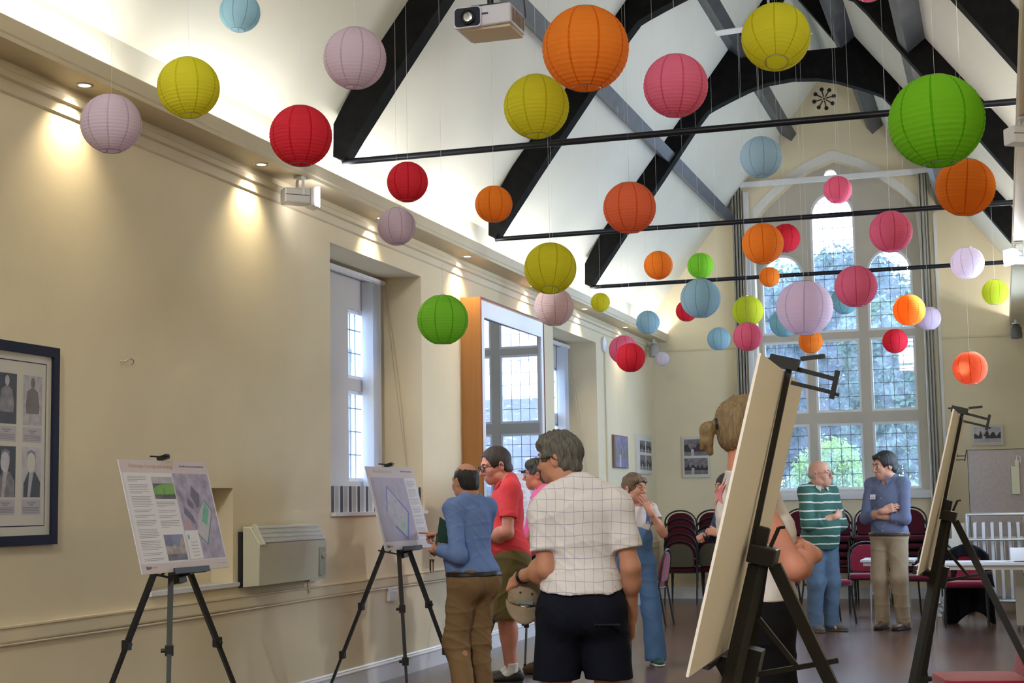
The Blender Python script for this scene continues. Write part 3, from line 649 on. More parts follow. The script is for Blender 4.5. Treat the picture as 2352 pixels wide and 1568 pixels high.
for c_ in range(5):
    a1 = W_ - .135 - c_ * .222; a0 = a1 - cw
    for r_ in range(2):
        b0 = .625 - r_ * .375; dark = (c_ % 2 == 1) if r_ == 0 else (c_ == 1)
        ph = fl.rect('portrait_photo', a0, b0, a1, b0 + .26, (G1 if dark else (G3 if r_ else SKINP)))
        sub = Flat(fl.o, fl.u, fl.v, fl.n, ph); mid = (a0 + a1) / 2
        if r_ == 0:
            sub.poly('coat', [(mid - .055, b0 + .06), (mid + .055, b0 + .06), (mid + .06, b0 + .10), (mid + .045, b0 + .175), (mid + .012, b0 + .195), (mid - .012, b0 + .195), (mid - .05, b0 + .175), (mid - .06, b0 + .10)], SEP if not dark else G2, .0014)
            sub.ell('head', mid, b0 + .222, .019, .028, SKINP if dark else SEP, .0018)
        else:
            sub.poly('coat', [(mid - .07, b0), (mid + .075, b0), (mid + .075, b0 + .08), (mid + .03, b0 + .13), (mid - .03, b0 + .13), (mid - .07, b0 + .07)], G1 if not dark else G2, .0014)
            sub.poly('shirt', [(mid - .035, b0), (mid - .012, b0), (mid + .002, b0 + .075), (mid + .018, b0 + .135), (mid - .024, b0 + .125)], SKINP, .0016)
            sub.ell('head', mid - .008, b0 + .18, .038, .055, G3 if dark else MOUNT, .0018)
            sub.poly('hair', [(mid - .045, b0 + .19), (mid - .04, b0 + .235), (mid - .01, b0 + .247), (mid + .028, b0 + .235), (mid + .033, b0 + .18), (mid + .022, b0 + .22), (mid - .01, b0 + .233), (mid - .036, b0 + .22)], G2, .002)
        fl.rect('caption_card', a0, b0 - .09, a1, b0 - .012, CARD)
        fl.lines('caption_text', [(mid - .035, mid + .04, b0 - .032, .005), (mid - .02, mid + .02, b0 - .043, .005)] + [(a0 + .01, a1 - .012, b0 - .056 - .008 * k, .003) for k in range(4)], INK)

def wall_print(o, u, v, n, w_, h_, name, label, photos, depth=.03, frame=True, edge=None):
    o = np.array(o, float); u = np.array(u, float); v = np.array(v, float); n = np.array(n, float)
    t = thing(name, label, 'picture', tuple(o + u * w_ / 2)); R = np.array([u, v, n]).T
    m = MB(); m.obox(o + u * w_ / 2 + v * h_ / 2 + n * depth / 2, (w_ / 2, h_ / 2, depth / 2), R); m.build('panel', edge or MOUNT, t)
    fl = Flat(o + n * depth, u, v, n, t)
    for (a0, b0, a1, b1, kind) in photos:
        ph = fl.rect('photograph', a0 * w_, b0 * h_, a1 * w_, b1 * h_, {'l': G3, 'm': G2, 'v': mat('violet_photo', (.20, .18, .32), .5, var=.6, vscale=18), 'w': MOUNT}[kind])
        sub = Flat(fl.o, u, v, n, ph); r_ = random.Random(int(a0 * 100 + b0 * 10)); W2, H2 = (a1 - a0) * w_, (b1 - b0) * h_
        pts = [(a0 * w_, b0 * h_ + H2 * .25)] + [(a0 * w_ + W2 * q / 12, b0 * h_ + H2 * r_.uniform(.35, .85)) for q in range(13)] + [(a1 * w_, b0 * h_ + H2 * .25)]
        sub.poly('dark_trees', pts, G1 if kind != 'v' else G2, .0014); sub.rect('pale_road', a0 * w_ + W2 * .3, b0 * h_, a0 * w_ + W2 * .42, b0 * h_ + H2 * .4, G3, .0018)
    return t
DKE = mat('wood_edge', (0.20, 0.12, 0.07), 0.6)
wall_print((0, 19.70, 1.86), (0, 1, 0), (0, 0, 1), (1, 0, 0), .80, .43, 'canvas_print', 'violet-toned canvas print of a street on the left wall, nearer of the two', [(.10, .02, .98, .98, 'v')], edge=DKE)
wall_print((0, 21.02, 1.80), (0, 1, 0), (0, 0, 1), (1, 0, 0), .98, .55, 'photo_board', 'white board with four small photographs on the left wall near the corner', [(.2, .55, .55, .85, 'm'), (.6, .55, .95, .85, 'm'), (.2, .1, .55, .48, 'm'), (.6, .1, .95, .48, 'm')])
wall_print((.405, ROOM_Y, 1.745), (1, 0, 0), (0, 0, 1), (0, -1, 0), .40, .60, 'photo_board', 'white board with two black-and-white village photographs left of the end window', [(.07, .53, .93, .93, 'm'), (.07, .08, .93, .47, 'm')])
wall_print((4.48, ROOM_Y, 2.10), (1, 0, 0), (0, 0, 1), (0, -1, 0), .42, .29, 'photo_board', 'small white board with one photograph of a big tree, right of the window', [(.08, .15, .92, .88, 'l')])

# curtain rail, stacked blinds beside the end window
cr = thing('curtain_rail', 'long white rail across the head of the end window', 'rail', (2.66, 22.25, 5.97))
m = MB(); m.box((1.15, 22.20, 5.955), (4.13, 22.27, 6.03)); m.build('rail', WHITE, cr, bevel=.004)
for x in (1.25, 4.05):
    m = MB(); m.box((x - .02, 22.26, 5.96), (x + .02, ROOM_Y, 6.0)); m.build('bracket', WHITE, cr)
BG = mat('grey_blind_fabric', (0.40, 0.38, 0.33), 0.8)
for side, (xa, xb), lab in ((0, (1.262, 1.415), 'grey vertical blind stacked at the left of the end window'), (1, (3.905, 4.055), 'grey vertical blind stacked at the right of the end window')):
    b = thing('stacked_blind', lab, 'blind', ((xa + xb) / 2, 22.23, 1.2), 0, 'stacked blinds of the end window')
    for k in range(7):
        x = xa + (xb - xa) * (k + .5) / 7; m = MB(); m.obox((x, 22.24, 3.58), (.004, .045, 2.37), rotz(.35 * (-1) ** k * .3)); m.build('slat', BG, b)
for x, s_ in ((1.20, 'left'), (4.12, 'right')):
    m = MB(); m.lathe([(.035, 0), (.035, .02), (.015, .03), (.015, .07), (.03, .075), (.03, .09)], 14, (x, ROOM_Y - .09, 5.80), axis=1)
    tag(m.build('cleat_hook', IRON, smooth=True), 'small dark wall knob at the upper %s of the end window' % s_, 'knob')
m = MB(); m.box((1.86, ROOM_Y - .05, 6.60), (1.97, ROOM_Y, 6.72)); m.lathe([(.018, 0), (.018, .01)], 10, (1.915, ROOM_Y - .06, 6.66), axis=1)
tag(m.build('junction_box', WHITE), 'small white junction box where the upper purlin meets the end wall', 'electrical box')
m = MB(); m.box((1.43, 22.30, WS), (1.50, ROOM_Y - .013, 5.90)); structure(m.build('trim_8', WHITE))
m = MB(); m.box((4.10, 22.33, .9), (4.14, ROOM_Y, 5.4)); structure(m.build('trim_9', WHITE))

# ================================================================ LIGHTS, PROJECTOR, FAN
GLOW = mat('lit_flood_lens', (1, .97, 1), .5, emit=22)
def floodlight(loc, rz, label, lit=True, drop=.14):
    t = thing('floodlight', label, 'floodlight', loc, rz, 'white floodlights under the cornices')   # local +x is the beam; loc is the fixing point on the soffit
    m = MB(); m.box((-.13, -.06, -drop - .06), (.06, .06, -drop + .05)); m.build('body', WHITE, t, world=False, bevel=.012)
    m = MB(); m.box((-.125, -.0615, -drop - .002), (.05, .0615, -drop + .002)); m.build('seam', BLACK, t, world=False)
    m = MB(); m.prism([(.06, -drop - .065), (.12, -drop - .085), (.12, -drop + .07), (.06, -drop + .055)], -.07, .07, 1); m.build('hood', WHITE, t, world=False)
    m = MB(); m.prism([(.09, -drop - .07), (.124, -drop - .08), (.124, -drop + .065), (.09, -drop + .06)], -.072, .072, 1) ; m.build('lens', GLOW if lit else WHITE, t, world=False)
    m = MB(); m.tube([(0, -.07, -drop), (0, -.07, -.03), (0, -.05, -.006), (0, .05, -.006), (0, .07, -.03), (0, .07, -drop)], .011, 8)
    m.lathe([(.045, -.012), (.045, 0)], 20, (0, 0, 0)); m.build('stirrup', WHITE, t, world=False, smooth=True)
    return t
floodlight((.19, 9.86, 3.745), .75, 'white floodlight fixed under the left cornice with its lamp lit')
floodlight((5.105, 9.95, 3.745), .55, 'unlit-looking white floodlight body on the near right cornice', lit=False, drop=.12)
floodlight((5.11, 14.95, 3.745), 3.75, 'glaring lit floodlight on the right cornice beside the far tie rod')
def speaker(loc, label, mt):
    t = thing('wall_speaker', label, 'speaker', loc, 0, 'small speakers at the far cornice ends')
    m = MB(); m.lathe([(.05, 0), (.05, .015), (.02, .02), (.02, .06)], 16, (0, 0, -.06)); m.build('bracket', WHITE, t, world=False, smooth=True)
    m = MB(); m.lathe([(.045, -.26), (.072, -.25), (.078, -.2), (.07, -.11), (.045, -.07), (.02, -.06)], 20); m.build('body', mt, t, world=False, smooth=True)
speaker((.13, 21.85, 3.745), 'small grey-white cylindrical speaker under the far end of the left cornice', mat('speaker_grey', (.42, .42, .40), .5))
speaker((5.13, 21.6, 3.745), 'small dark grey speaker under the far end of the right cornice', mat('speaker_dark', (.12, .12, .12), .4))

pj = thing('projector', 'white ceiling projector with a large dark lens, at the top of the picture', 'projector', (2.03, 8.5, 4.245))
PB = mat('projector_white', (0.62, 0.63, 0.74), 0.4); PBB = mat('projector_underside', (0.60, 0.50, 0.38), 0.5)
xa, xb, za, zb, ya, yb = 1.845, 2.205, 4.238, 4.372, 8.5, 8.80
m = MB(); m.prism([(xa + .012, za), (xb, za + .014), (xb, zb), (xa, zb - .006), (xa, za + .02)], ya, yb, 1); m.build('casing', PB, pj, bevel=.010)
m = MB(); m.box((xa + .03, ya + .03, za - .006), (xb - .01, yb - .01, za + .012)); m.build('base_plate', PBB, pj, bevel=.004)
def rr(cx_, cz_, hx, hz, r, n=6):
    o = []
    for k, (sx, sz) in enumerate(((1, 1), (-1, 1), (-1, -1), (1, -1))):
        for j in range(n): a = PI / 2 * (k + j / (n - 1)); o.append((cx_ + sx * (hx - r) + r * math.cos(a), cz_ + sz * (hz - r) + r * math.sin(a)))
    return o
m = MB(); m.prism(rr(1.94, 4.303, .088, .064, .025), ya - .012, ya + .01, 1); m.build('lens_surround', PB, pj)
DB = mat('dark_blue_gloss', (0.012, 0.016, 0.04), .2)
m = MB(); m.prism(rr(1.94, 4.303, .080, .057, .022), ya - .016, ya - .010, 1); m.build('lens_well', DB, pj)
m = MB(); m.lathe([(.042, 0), (.046, -.02), (.040, -.024), (.034, -.014)], 28, (1.945, ya - .012, 4.30), axis=1); ln = m.build('lens_barrel', BLACK, pj, smooth=True)
m = MB(); m.lathe([(.026, 0), (.027, -.018), (.024, -.019)], 28, (1.948, ya - .012, 4.298), axis=1); m.build('lens_ring', CHROME, ln, smooth=True)
m = MB(); m.box((2.022, ya - .006, 4.312), (2.066, ya - .001, 4.322)); m.build('indicator_strip', mat('navy_mark', (.02, .02, .12), .4), pj)
m = MB()
for k in range(9): m.box((xb - .001, ya + .03 + k * .028, za + .03), (xb + .004, ya + .038 + k * .028, zb - .02))
m.build('side_vent', mat('vent_brown', (.25, .17, .14), .6), pj)
m = MB(); m.tube([(2.03, 8.66, zb), (2.03, 8.66, 6.60)], .02, 12); m.box((1.93, 8.58, zb), (2.13, 8.74, zb + .03)); m.build('ceiling_pole', IRON, pj)
m = MB(); m.tube([(2.17, 8.80, 4.30), (2.20, 8.83, 4.38), (2.19, 8.80, 4.6), (2.06, 8.70, 5.2), (2.04, 8.68, 6.5)], .005, 6); m.build('cable', BLACK, pj, smooth=True)

fn = thing('ceiling_fan', 'white ceiling fan behind the large yellow lantern at the top', 'fan', (2.80, 15.5, 6.25))
m = MB(); m.lathe([(.02, 0), (.10, .01), (.11, .06), (.10, .12), (.03, .14)], 24, (2.80, 15.5, 6.20)); m.build('motor', WHITE, fn, smooth=True)
m = MB(); m.tube([(2.80, 15.5, 6.33), (2.80, 15.5, zceil(2.7) - .02)], .014, 8); m.build('down_rod', WHITE, fn)
for k in range(3):
    a = math.radians(172 + 120 * k); m = MB(); c, s_ = math.cos(a), math.sin(a)
    R = rotz(a) @ np.array([[1, 0, 0], [0, math.cos(.2), -math.sin(.2)], [0, math.sin(.2), math.cos(.2)]])
    m.obox((2.80 + .34 * c, 15.5 + .34 * s_, 6.24), (.23, .055, .004), R); m.bar((2.80 + .09 * c, 15.5 + .09 * s_, 6.24), (2.80 + .16 * c, 15.5 + .16 * s_, 6.24), .03, .01); m.build('blade', WHITE, fn)

# ================================================================ EASELS AND BOARDS
def easel_pose(center, yaw_deg, tilt=14.5):
    a = math.radians(yaw_deg); n = np.array([math.sin(a), -math.cos(a), 0]); r_ = np.array([math.cos(a), math.sin(a), 0]); t = math.radians(tilt)
    upv = np.array([0, 0, 1.]) * math.cos(t) - n * math.sin(t); nn = n * math.cos(t) + np.array([0, 0, 1.]) * math.sin(t)
    return np.array(center, float), n, r_, upv, nn
def easel(center, yaw_deg, label, rot=0.0, tilt=14.5, w=.841, h=.594):
    c, n, r_, U, N = easel_pose(center, yaw_deg, tilt)
    low = c - U * h / 2; hub = c - N * .042 - U * .080; hub = hub - np.array([0, 0, 0])
    t = thing('display_easel', label, 'easel', (hub[0], hub[1], 0), 0, 'black folding display easels')
    sw = .012
    top = c - N * .010 + U * (h / 2 + .012)
    m = MB(); m.bar(hub - U * .02 + N * .026, top, sw, sw, upv=N); m.build('mast', BLACK, t)
    m = MB(); m.obox(hub, (.042, .028, .019), np.array([r_, N, U]).T); m.obox(hub + U * .035 + N * .012, (.012, .014, .022), np.array([r_, N, U]).T); m.build('hub', BLACK, t, bevel=.004)
    m = MB(); m.bar(hub - N * .01 + U * .02, hub - N * .018 + U * .062, .005, .008); m.tube([hub - N * .018 + U * .062, hub - N * .03 + U * .066], .003, 8); m.build('clamp_lever', BLACK, t)
    # top clip with its folded arms
    k = MB(); k.obox(top + U * .005 + N * .012, (.016, .03, .012), np.array([r_, N, U]).T); k.bar(top + U * .02 - N * .02, top + U * .035 - N * .065 + r_ * .01, .014, .008); k.bar(top + N * .015 + U * .012, top + N * .05 + U * .004 + r_ * -.01, .03, .006)
    k.build('top_clip', BLACK, t)
    k = MB(); a0 = top - U * .002 - N * .01; k.bar(a0, a0 - N * .085 - U * .004, .009, .009, upv=U); k.bar(a0 - U * .03, a0 - U * .032 - N * .085, .008, .008, upv=U); k.bar(a0 - N * .087 + U * .014, a0 - N * .087 - U * .045, .012, .010, upv=N); k.tube([a0 - N * .08 - U * .033, a0 - N * .10 - U * .034], .004, 6); k.build('folded_arm', BLACK, t)
    # three telescopic legs
    for kk, ang in enumerate((PI, PI / 3, -PI / 3)):
        d = n * math.cos(ang) + r_ * math.sin(ang); k0 = .022; s0 = hub + d * k0 - np.array([0, 0, .02]); z0 = s0[2]
        def at(z): return s0 + d * (.44 * (z0 - z)) + np.array([0, 0, z - z0])
        lg = MB(); z_ = [z0, .70, .36, .0]; ws = [.028, .023, .018]
        for (za_, zb_, w_) in zip(z_[:-1], z_[1:], ws): lg.bar(at(za_), at(zb_ if zb_ else .012), w_, w_ * .9, upv=tuple(d))
        lo = lg.build('leg', BLACK, t)
        for z in (.70, .36):
            g = MB(); p = at(z); g.obox(p, (.021, .019, .027), np.array([np.cross(d, (0, 0, 1)), d, (0, 0, 1)]).T); g.tube([p + np.cross(d, (0, 0, 1)) * .018, p + np.cross(d, (0, 0, 1)) * .042], .011, 8); g.build('leg_clamp', BLACK, lo, bevel=.003)
        g = MB(); p = at(.012); g.tube([p - np.array([0, 0, .012]), p + np.array([0, 0, .03])], [.016, .012], 10); g.build('rubber_foot', BLACK, lo)
    # board ledge and spreader brace
    m = MB(); m.bar(low + N * .012 - U * .008 - r_ * .17, low + N * .012 - U * .008 + r_ * .17, .034, .012, upv=U); m.bar(low + N * .028 - r_ * .17, low + N * .028 + r_ * .17, .008, .03, upv=U)
    m.bar(low - U * .012 - N * .06, low - U * .012 + N * .02, .03, .02, upv=U); m.build('ledge', BLACK, t)
    m = MB(); zb_ = low[2] - .02; pf_ = low - N * .060 - U * .03
    m.obox(pf_ + U * .02, (.036, .024, .04), np.array([r_, N, U]).T)
    m.bar(pf_, hub + n * -1 * (.045 + .44 * (hub[2] - zb_)) * 1.0 + np.array([0, 0, zb_ - hub[2] + .01]), .016, .010); m.bar(pf_ + U * .12, pf_ + U * .02 - n * .10, .012, .010); m.build('spreader', BLACK, t)
    return t
def board(center, yaw_deg, label, art=None, tilt=14.5, w=.841, h=.594, name='display_board'):
    c, n, r_, U, N = easel_pose(center, yaw_deg, tilt)
    t = thing(name, label, 'display board', tuple(c - U * h / 2))
    m = MB(); m.obox(c, (w / 2, .0025, h / 2), np.array([r_, N, U]).T); m.build('panel', FOAM if art is None else PAPERW, t)
    if art: art(Flat(c - r_ * w / 2 - U * h / 2 + N * .0026, r_, U, N, t), w, h)
    return t
MAPV = mat('map_lilac', (0.40, 0.36, 0.50), 0.6, var=.35, vscale=18); MAPD = mat('map_slate', (0.17, 0.15, 0.23), 0.6); MAPG = mat('map_green', (0.16, 0.46, 0.34), 0.6, var=.2, vscale=20)
PITCH = mat('pitch_green', (0.20, 0.42, 0.09), 0.6, var=.2, vscale=10); PSKY = mat('photo_sky', (0.35, 0.38, 0.62), 0.6); PGR = mat('photo_ground', (0.18, 0.18, 0.24), 0.6, var=.4, vscale=25); PSTN = mat('photo_stone', (0.42, 0.35, 0.34), 0.6, var=.3, vscale=30)
HEAD = mat('header_tint', (0.66, 0.58, 0.60), 0.6); ORTX = mat('orange_text', (0.66, 0.34, 0.20), 0.6); DKTX = mat('slate_text', (0.14, 0.11, 0.30), 0.6); TXT = mat('grey_text', (0.36, 0.35, 0.40), 0.6)
WCOL = mat('white_column', (0.80, 0.79, 0.84), 0.6); MAPL = mat('map_pale', (0.46, 0.42, 0.55), 0.6, var=.12, vscale=12); MAPI = mat('map_inner', (0.52, 0.50, 0.58), 0.6, var=.1, vscale=14); BLU = mat('map_blue_line', (0.20, 0.22, 0.62), 0.6); MGR = mat('map_pale_green', (0.42, 0.52, 0.46), 0.6, var=.2, vscale=16); PKC = mat('map_pink', (0.50, 0.34, 0.44), 0.6)
def lettering(fl, text, a, b, size, mt, name='lettering', lift=.0016):
    cu = bpy.data.curves.new(name, 'FONT'); cu.body = text; cu.size = size; cu.extrude = 0
    o = bpy.data.objects.new(name, cu); COL.objects.link(o); o.parent = fl.p
    M = Matrix(((fl.u[0], fl.v[0], fl.n[0], 0), (fl.u[1], fl.v[1], fl.n[1], 0), (fl.u[2], fl.v[2], fl.n[2], 0), (0, 0, 0, 1))); p = fl.P(a, b, lift)
    M.translation = p; cu.materials.append(mt); bpy.context.view_layer.update()
    me = bpy.data.meshes.new_from_object(o.evaluated_get(bpy.context.evaluated_depsgraph_get())); bpy.data.objects.remove(o)
    o = bpy.data.objects.new(name, me); COL.objects.link(o); o.parent = fl.p; o.matrix_basis = world_matrix(fl.p).inverted() @ M
    if not me.materials: me.materials.append(mt)
    return o
def textcol(fl, name, a0, a1, b1, b0, seed):
    r_ = random.Random(seed); rows = []; b = b1
    while b > b0:
        n_ = r_.choice([2, 4, 5, 6, 7])
        for k in range(n_):
            if b < b0: break
            rows.append((a0, a0 + (a1 - a0) * (r_.uniform(.88, 1) if k < n_ - 1 else r_.uniform(.4, .9)), b, .0028)); b -= .0085
        b -= .011
    fl.lines(name, rows, TXT)
def squig(fl, a0, a1, b, hh=.010, mt=None, name='subheading_text'):
    r_ = random.Random(3); rows = []; a = a0
    while a < a1: d = r_.uniform(.35, 1.0) * hh; rows.append((a, a + d * .8, b, hh * r_.choice([.6, .6, .9]))); a += d
    fl.lines(name, rows, mt or DKTX)
def logo(fl, a, b):
    fl.poly('footer_logo', [(a, b), (a + .045, b + .002), (a + .052, b + .016), (a + .02, b + .014), (a + .004, b + .02)], DKTX, .0014); fl.lines('footer_logo_tail', [(a + .055, a + .10, b + .006, .008)], ORTX)
def art1(fl, w, h):
    fl.rect('header_band', 0, h * .885, w, h, HEAD); fl.rect('footer_band', 0, 0, w, h * .085, HEAD)
    fl.rect('text_column', w * .02, h * .085, w * .545, h * .885, WCOL)
    lettering(fl, 'Landscape, heritage and ecology', w * .09, h * .93, .032, ORTX, 'heading_text'); squig(fl, w * .66, w * .95, h * .945)
    textcol(fl, 'body_text', w * .05, w * .27, h * .85, h * .11, 1); textcol(fl, 'body_text', w * .31, w * .53, h * .62, h * .36, 4)
    p = fl.rect('field_photo', w * .31, h * .65, w * .545, h * .85, PGR); s = Flat(fl.o, fl.u, fl.v, fl.n, p)
    s.rect('photo_sky', w * .31, h * .79, w * .545, h * .85, G3, .0014); s.poly('grass', [(w * .31, h * .69), (w * .545, h * .69), (w * .545, h * .79), (w * .42, h * .785), (w * .34, h * .765), (w * .31, h * .73)], PITCH, .0016); s.rect('goal_post', w * .42, h * .67, w * .425, h * .745, G1, .0020)
    p = fl.rect('church_photo', w * .31, h * .10, w * .53, h * .33, PSKY); s = Flat(fl.o, fl.u, fl.v, fl.n, p)
    s.poly('stonework', [(w * .31, h * .15), (w * .53, h * .15), (w * .53, h * .30), (w * .49, h * .29), (w * .47, h * .22), (w * .43, h * .22), (w * .41, h * .245), (w * .38, h * .22), (w * .33, h * .235), (w * .31, h * .22)], PSTN, .0014); s.rect('ground', w * .31, h * .10, w * .53, h * .155, PGR, .0016)
    p = fl.rect('site_map', w * .56, h * .10, w * .985, h * .885, MAPV); s = Flat(fl.o, fl.u, fl.v, fl.n, p)
    s.poly('dark_building', [(w * .75, h * .77), (w * .83, h * .69), (w * .80, h * .58), (w * .77, h * .56), (w * .72, h * .68)], MAPD, .0014)
    s.poly('dark_building', [(w * .68, h * .66), (w * .73, h * .60), (w * .715, h * .55), (w * .66, h * .60)], MAPD, .0014); s.poly('dark_building', [(w * .62, h * .58), (w * .70, h * .49), (w * .715, h * .42), (w * .68, h * .43), (w * .60, h * .52)], MAPD, .0014)
    s.poly('field_outline', [(w * .87, h * .63), (w * .93, h * .53), (w * .80, h * .24), (w * .71, h * .32), (w * .76, h * .50)], MAPI, .0013); s.poly('green_field', [(w * .865, h * .62), (w * .90, h * .54), (w * .84, h * .40), (w * .79, h * .44)], MAPG, .0016)
    m = MB()
    P4 = [(w * .87, h * .64), (w * .94, h * .53), (w * .805, h * .23), (w * .71, h * .33)]
    for (a, b), (c, d) in zip(P4[:-1], P4[1:]): m.bar(fl.P(a, b, .002), fl.P(c, d, .002), .005, .0006, upv=tuple(fl.n))
    m.build('boundary_line', mat('boundary_green', (.08, .32, .26), .6), p)
    s.rect('map_key', w * .56, h * .10, w * .715, h * .36, WCOL, .0018); s.rect('key_mark', w * .58, h * .28, w * .60, h * .32, MAPG, .0022); s.rect('pink_area', w * .57, h * .37, w * .66, h * .46, PKC, .0012)
    fl.lines('key_text', [(w * .60, w * .68, h * (.25 - .03 * k), .003) for k in range(5)], TXT, .0024)
    logo(fl, w * .05, h * .035); fl.lines('footer_text', [(w * .86, w * .97, h * .045, .003)], TXT)
def art2(fl, w, h):
    fl.rect('header_band', 0, h * .87, w, h, HEAD); squig(fl, w * .13, w * .50, h * .925, .026, mat('pale_orange_text', (.62, .44, .42), .6), 'heading_text'); squig(fl, w * .70, w * .96, h * .945)
    p = fl.rect('site_map', w * .04, h * .10, w * .74, h * .87, MAPL); s = Flat(fl.o, fl.u, fl.v, fl.n, p)
    D4 = [(w * .33, h * .76), (w * .50, h * .60), (w * .66, h * .44), (w * .52, h * .12), (w * .33, h * .28), (w * .22, h * .46)]
    s.poly('site_area', D4, MAPI, .0013); s.poly('green_area', [(w * .62, h * .46), (w * .50, h * .16), (w * .40, h * .26), (w * .50, h * .36)], MGR, .0016)
    for (i, j, wd) in ((0, 5, .012), (0, 1, .008), (1, 2, .015), (2, 3, .020), (3, 4, .017)):
        m = MB(); m.bar(fl.P(*D4[i], .0022), fl.P(*D4[j], .0022), wd, .0006, upv=tuple(fl.n)); m.build('boundary_line', BLU, p)
    m = MB()
    for (a, b) in ((.30, .56), (.24, .50), (.44, .58), (.36, .42), (.47, .38), (.12, .50), (.09, .82)): m.add([fl.P(w * a + dx, h * b + dy, .002) for dx, dy in ((-.006, 0), (0, -.008), (.006, 0), (0, .008))], [(0, 1, 2, 3)])
    m.build('map_symbols', MAPD, p)
    fl.rect('text_column', w * .755, h * .10, w * .98, h * .87, WCOL); textcol(fl, 'body_text', w * .77, w * .96, h * .83, h * .14, 9); logo(fl, w * .05, h * .03)
def art3(fl, w, h):
    fl.rect('header_band', 0, h * .89, w, h, HEAD); textcol(fl, 'body_text', w * .05, w * .45, h * .84, h * .1, 12); fl.rect('site_map', w * .52, h * .1, w * .95, h * .85, MAPL)
E1, E2, E4, E5 = (.715, 7.225, 1.373), (.775, 10.235, 1.390), (4.364, 3.185, 1.376), (4.640, 6.02, 1.418)
easel(E1, 87.9, 'black tripod easel on the left holding the board about landscape and heritage'); board(E1, 87.9, 'printed board with text columns, photographs and a map on the leftmost easel', art1)
easel(E2, 88.5, 'black tripod easel in front of the near window recess holding the site map board'); board(E2, 88.5, 'printed board with a diamond-shaped blue-edged site map that the man points at', art2)
E3 = (.80, 13.40, 1.39)
easel(E3, 70, 'black tripod easel behind the red-shirted man, mostly hidden'); board(E3, 70, 'white printed board below the wood-framed mirror, mostly hidden behind the men', art3)
easel(E4, -88.1, 'nearest black easel seen from behind, beside the woman with the ponytail'); board(E4, -88.1, 'large white board seen edge-on from behind on the nearest easel')
easel(E5, -91.1, 'black easel on the right seen from behind, in front of the table and coats'); board(E5, -91.1, 'white board seen edge-on from behind on the right-hand easel')
# ================================================================ CHAIRS, TABLES
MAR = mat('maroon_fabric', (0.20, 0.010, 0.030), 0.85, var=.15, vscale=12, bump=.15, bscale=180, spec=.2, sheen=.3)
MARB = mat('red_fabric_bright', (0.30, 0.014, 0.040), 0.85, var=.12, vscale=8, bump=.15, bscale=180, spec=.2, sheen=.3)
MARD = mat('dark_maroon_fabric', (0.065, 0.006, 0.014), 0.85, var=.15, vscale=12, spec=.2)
KHAKI = mat('khaki_back_panel', (0.075, 0.062, 0.035), 0.8)
FRM = mat('black_tube', (0.012, 0.014, 0.013), 0.4, spec=.4)
def pillow(mb, poly, t, axis_M, n=3):                    # rounded cushion from an outline in the xy plane, thickness t
    P = np.array(poly, float); c = P.mean(0); rings = []
    for k in range(n + 1):
        a = PI / 2 * k / n; rings.append((1 - .09 * (1 - math.cos(a)) * 1.0 if k < n else .80, t / 2 * math.sin(a)))
    prof = [(s_, -z) for s_, z in rings[::-1]] + [(s_, z) for s_, z in rings[1:]]
    N = len(P); vs = []; fs = []
    for (s_, z) in prof:
        for p in P: q = c + (p - c) * s_; vs.append(axis_M @ np.array([q[0], q[1], z, 1.0]))
    for i in range(len(prof) - 1):
        for k in range(N): k2 = (k + 1) % N; fs.append((i * N + k, i * N + k2, (i + 1) * N + k2, (i + 1) * N + k))
    fs.append(tuple(range(N))[::-1]); fs.append(tuple((len(prof) - 1) * N + k for k in range(N)))
    mb.add([tuple(v[:3]) for v in vs], fs); return mb
def round_rect(hx, hy, r, n=6, top_r=None):
    o = []
    for k, (sx, sy) in enumerate(((1, 1), (-1, 1), (-1, -1), (1, -1))):
        rr_ = top_r if (top_r and sy > 0) else r
        for j in range(n + 1): a = PI / 2 * (k + j / n); o.append((sx * (hx - rr_) + rr_ * math.cos(a), sy * (hy - rr_) + rr_ * math.sin(a)))
    return o
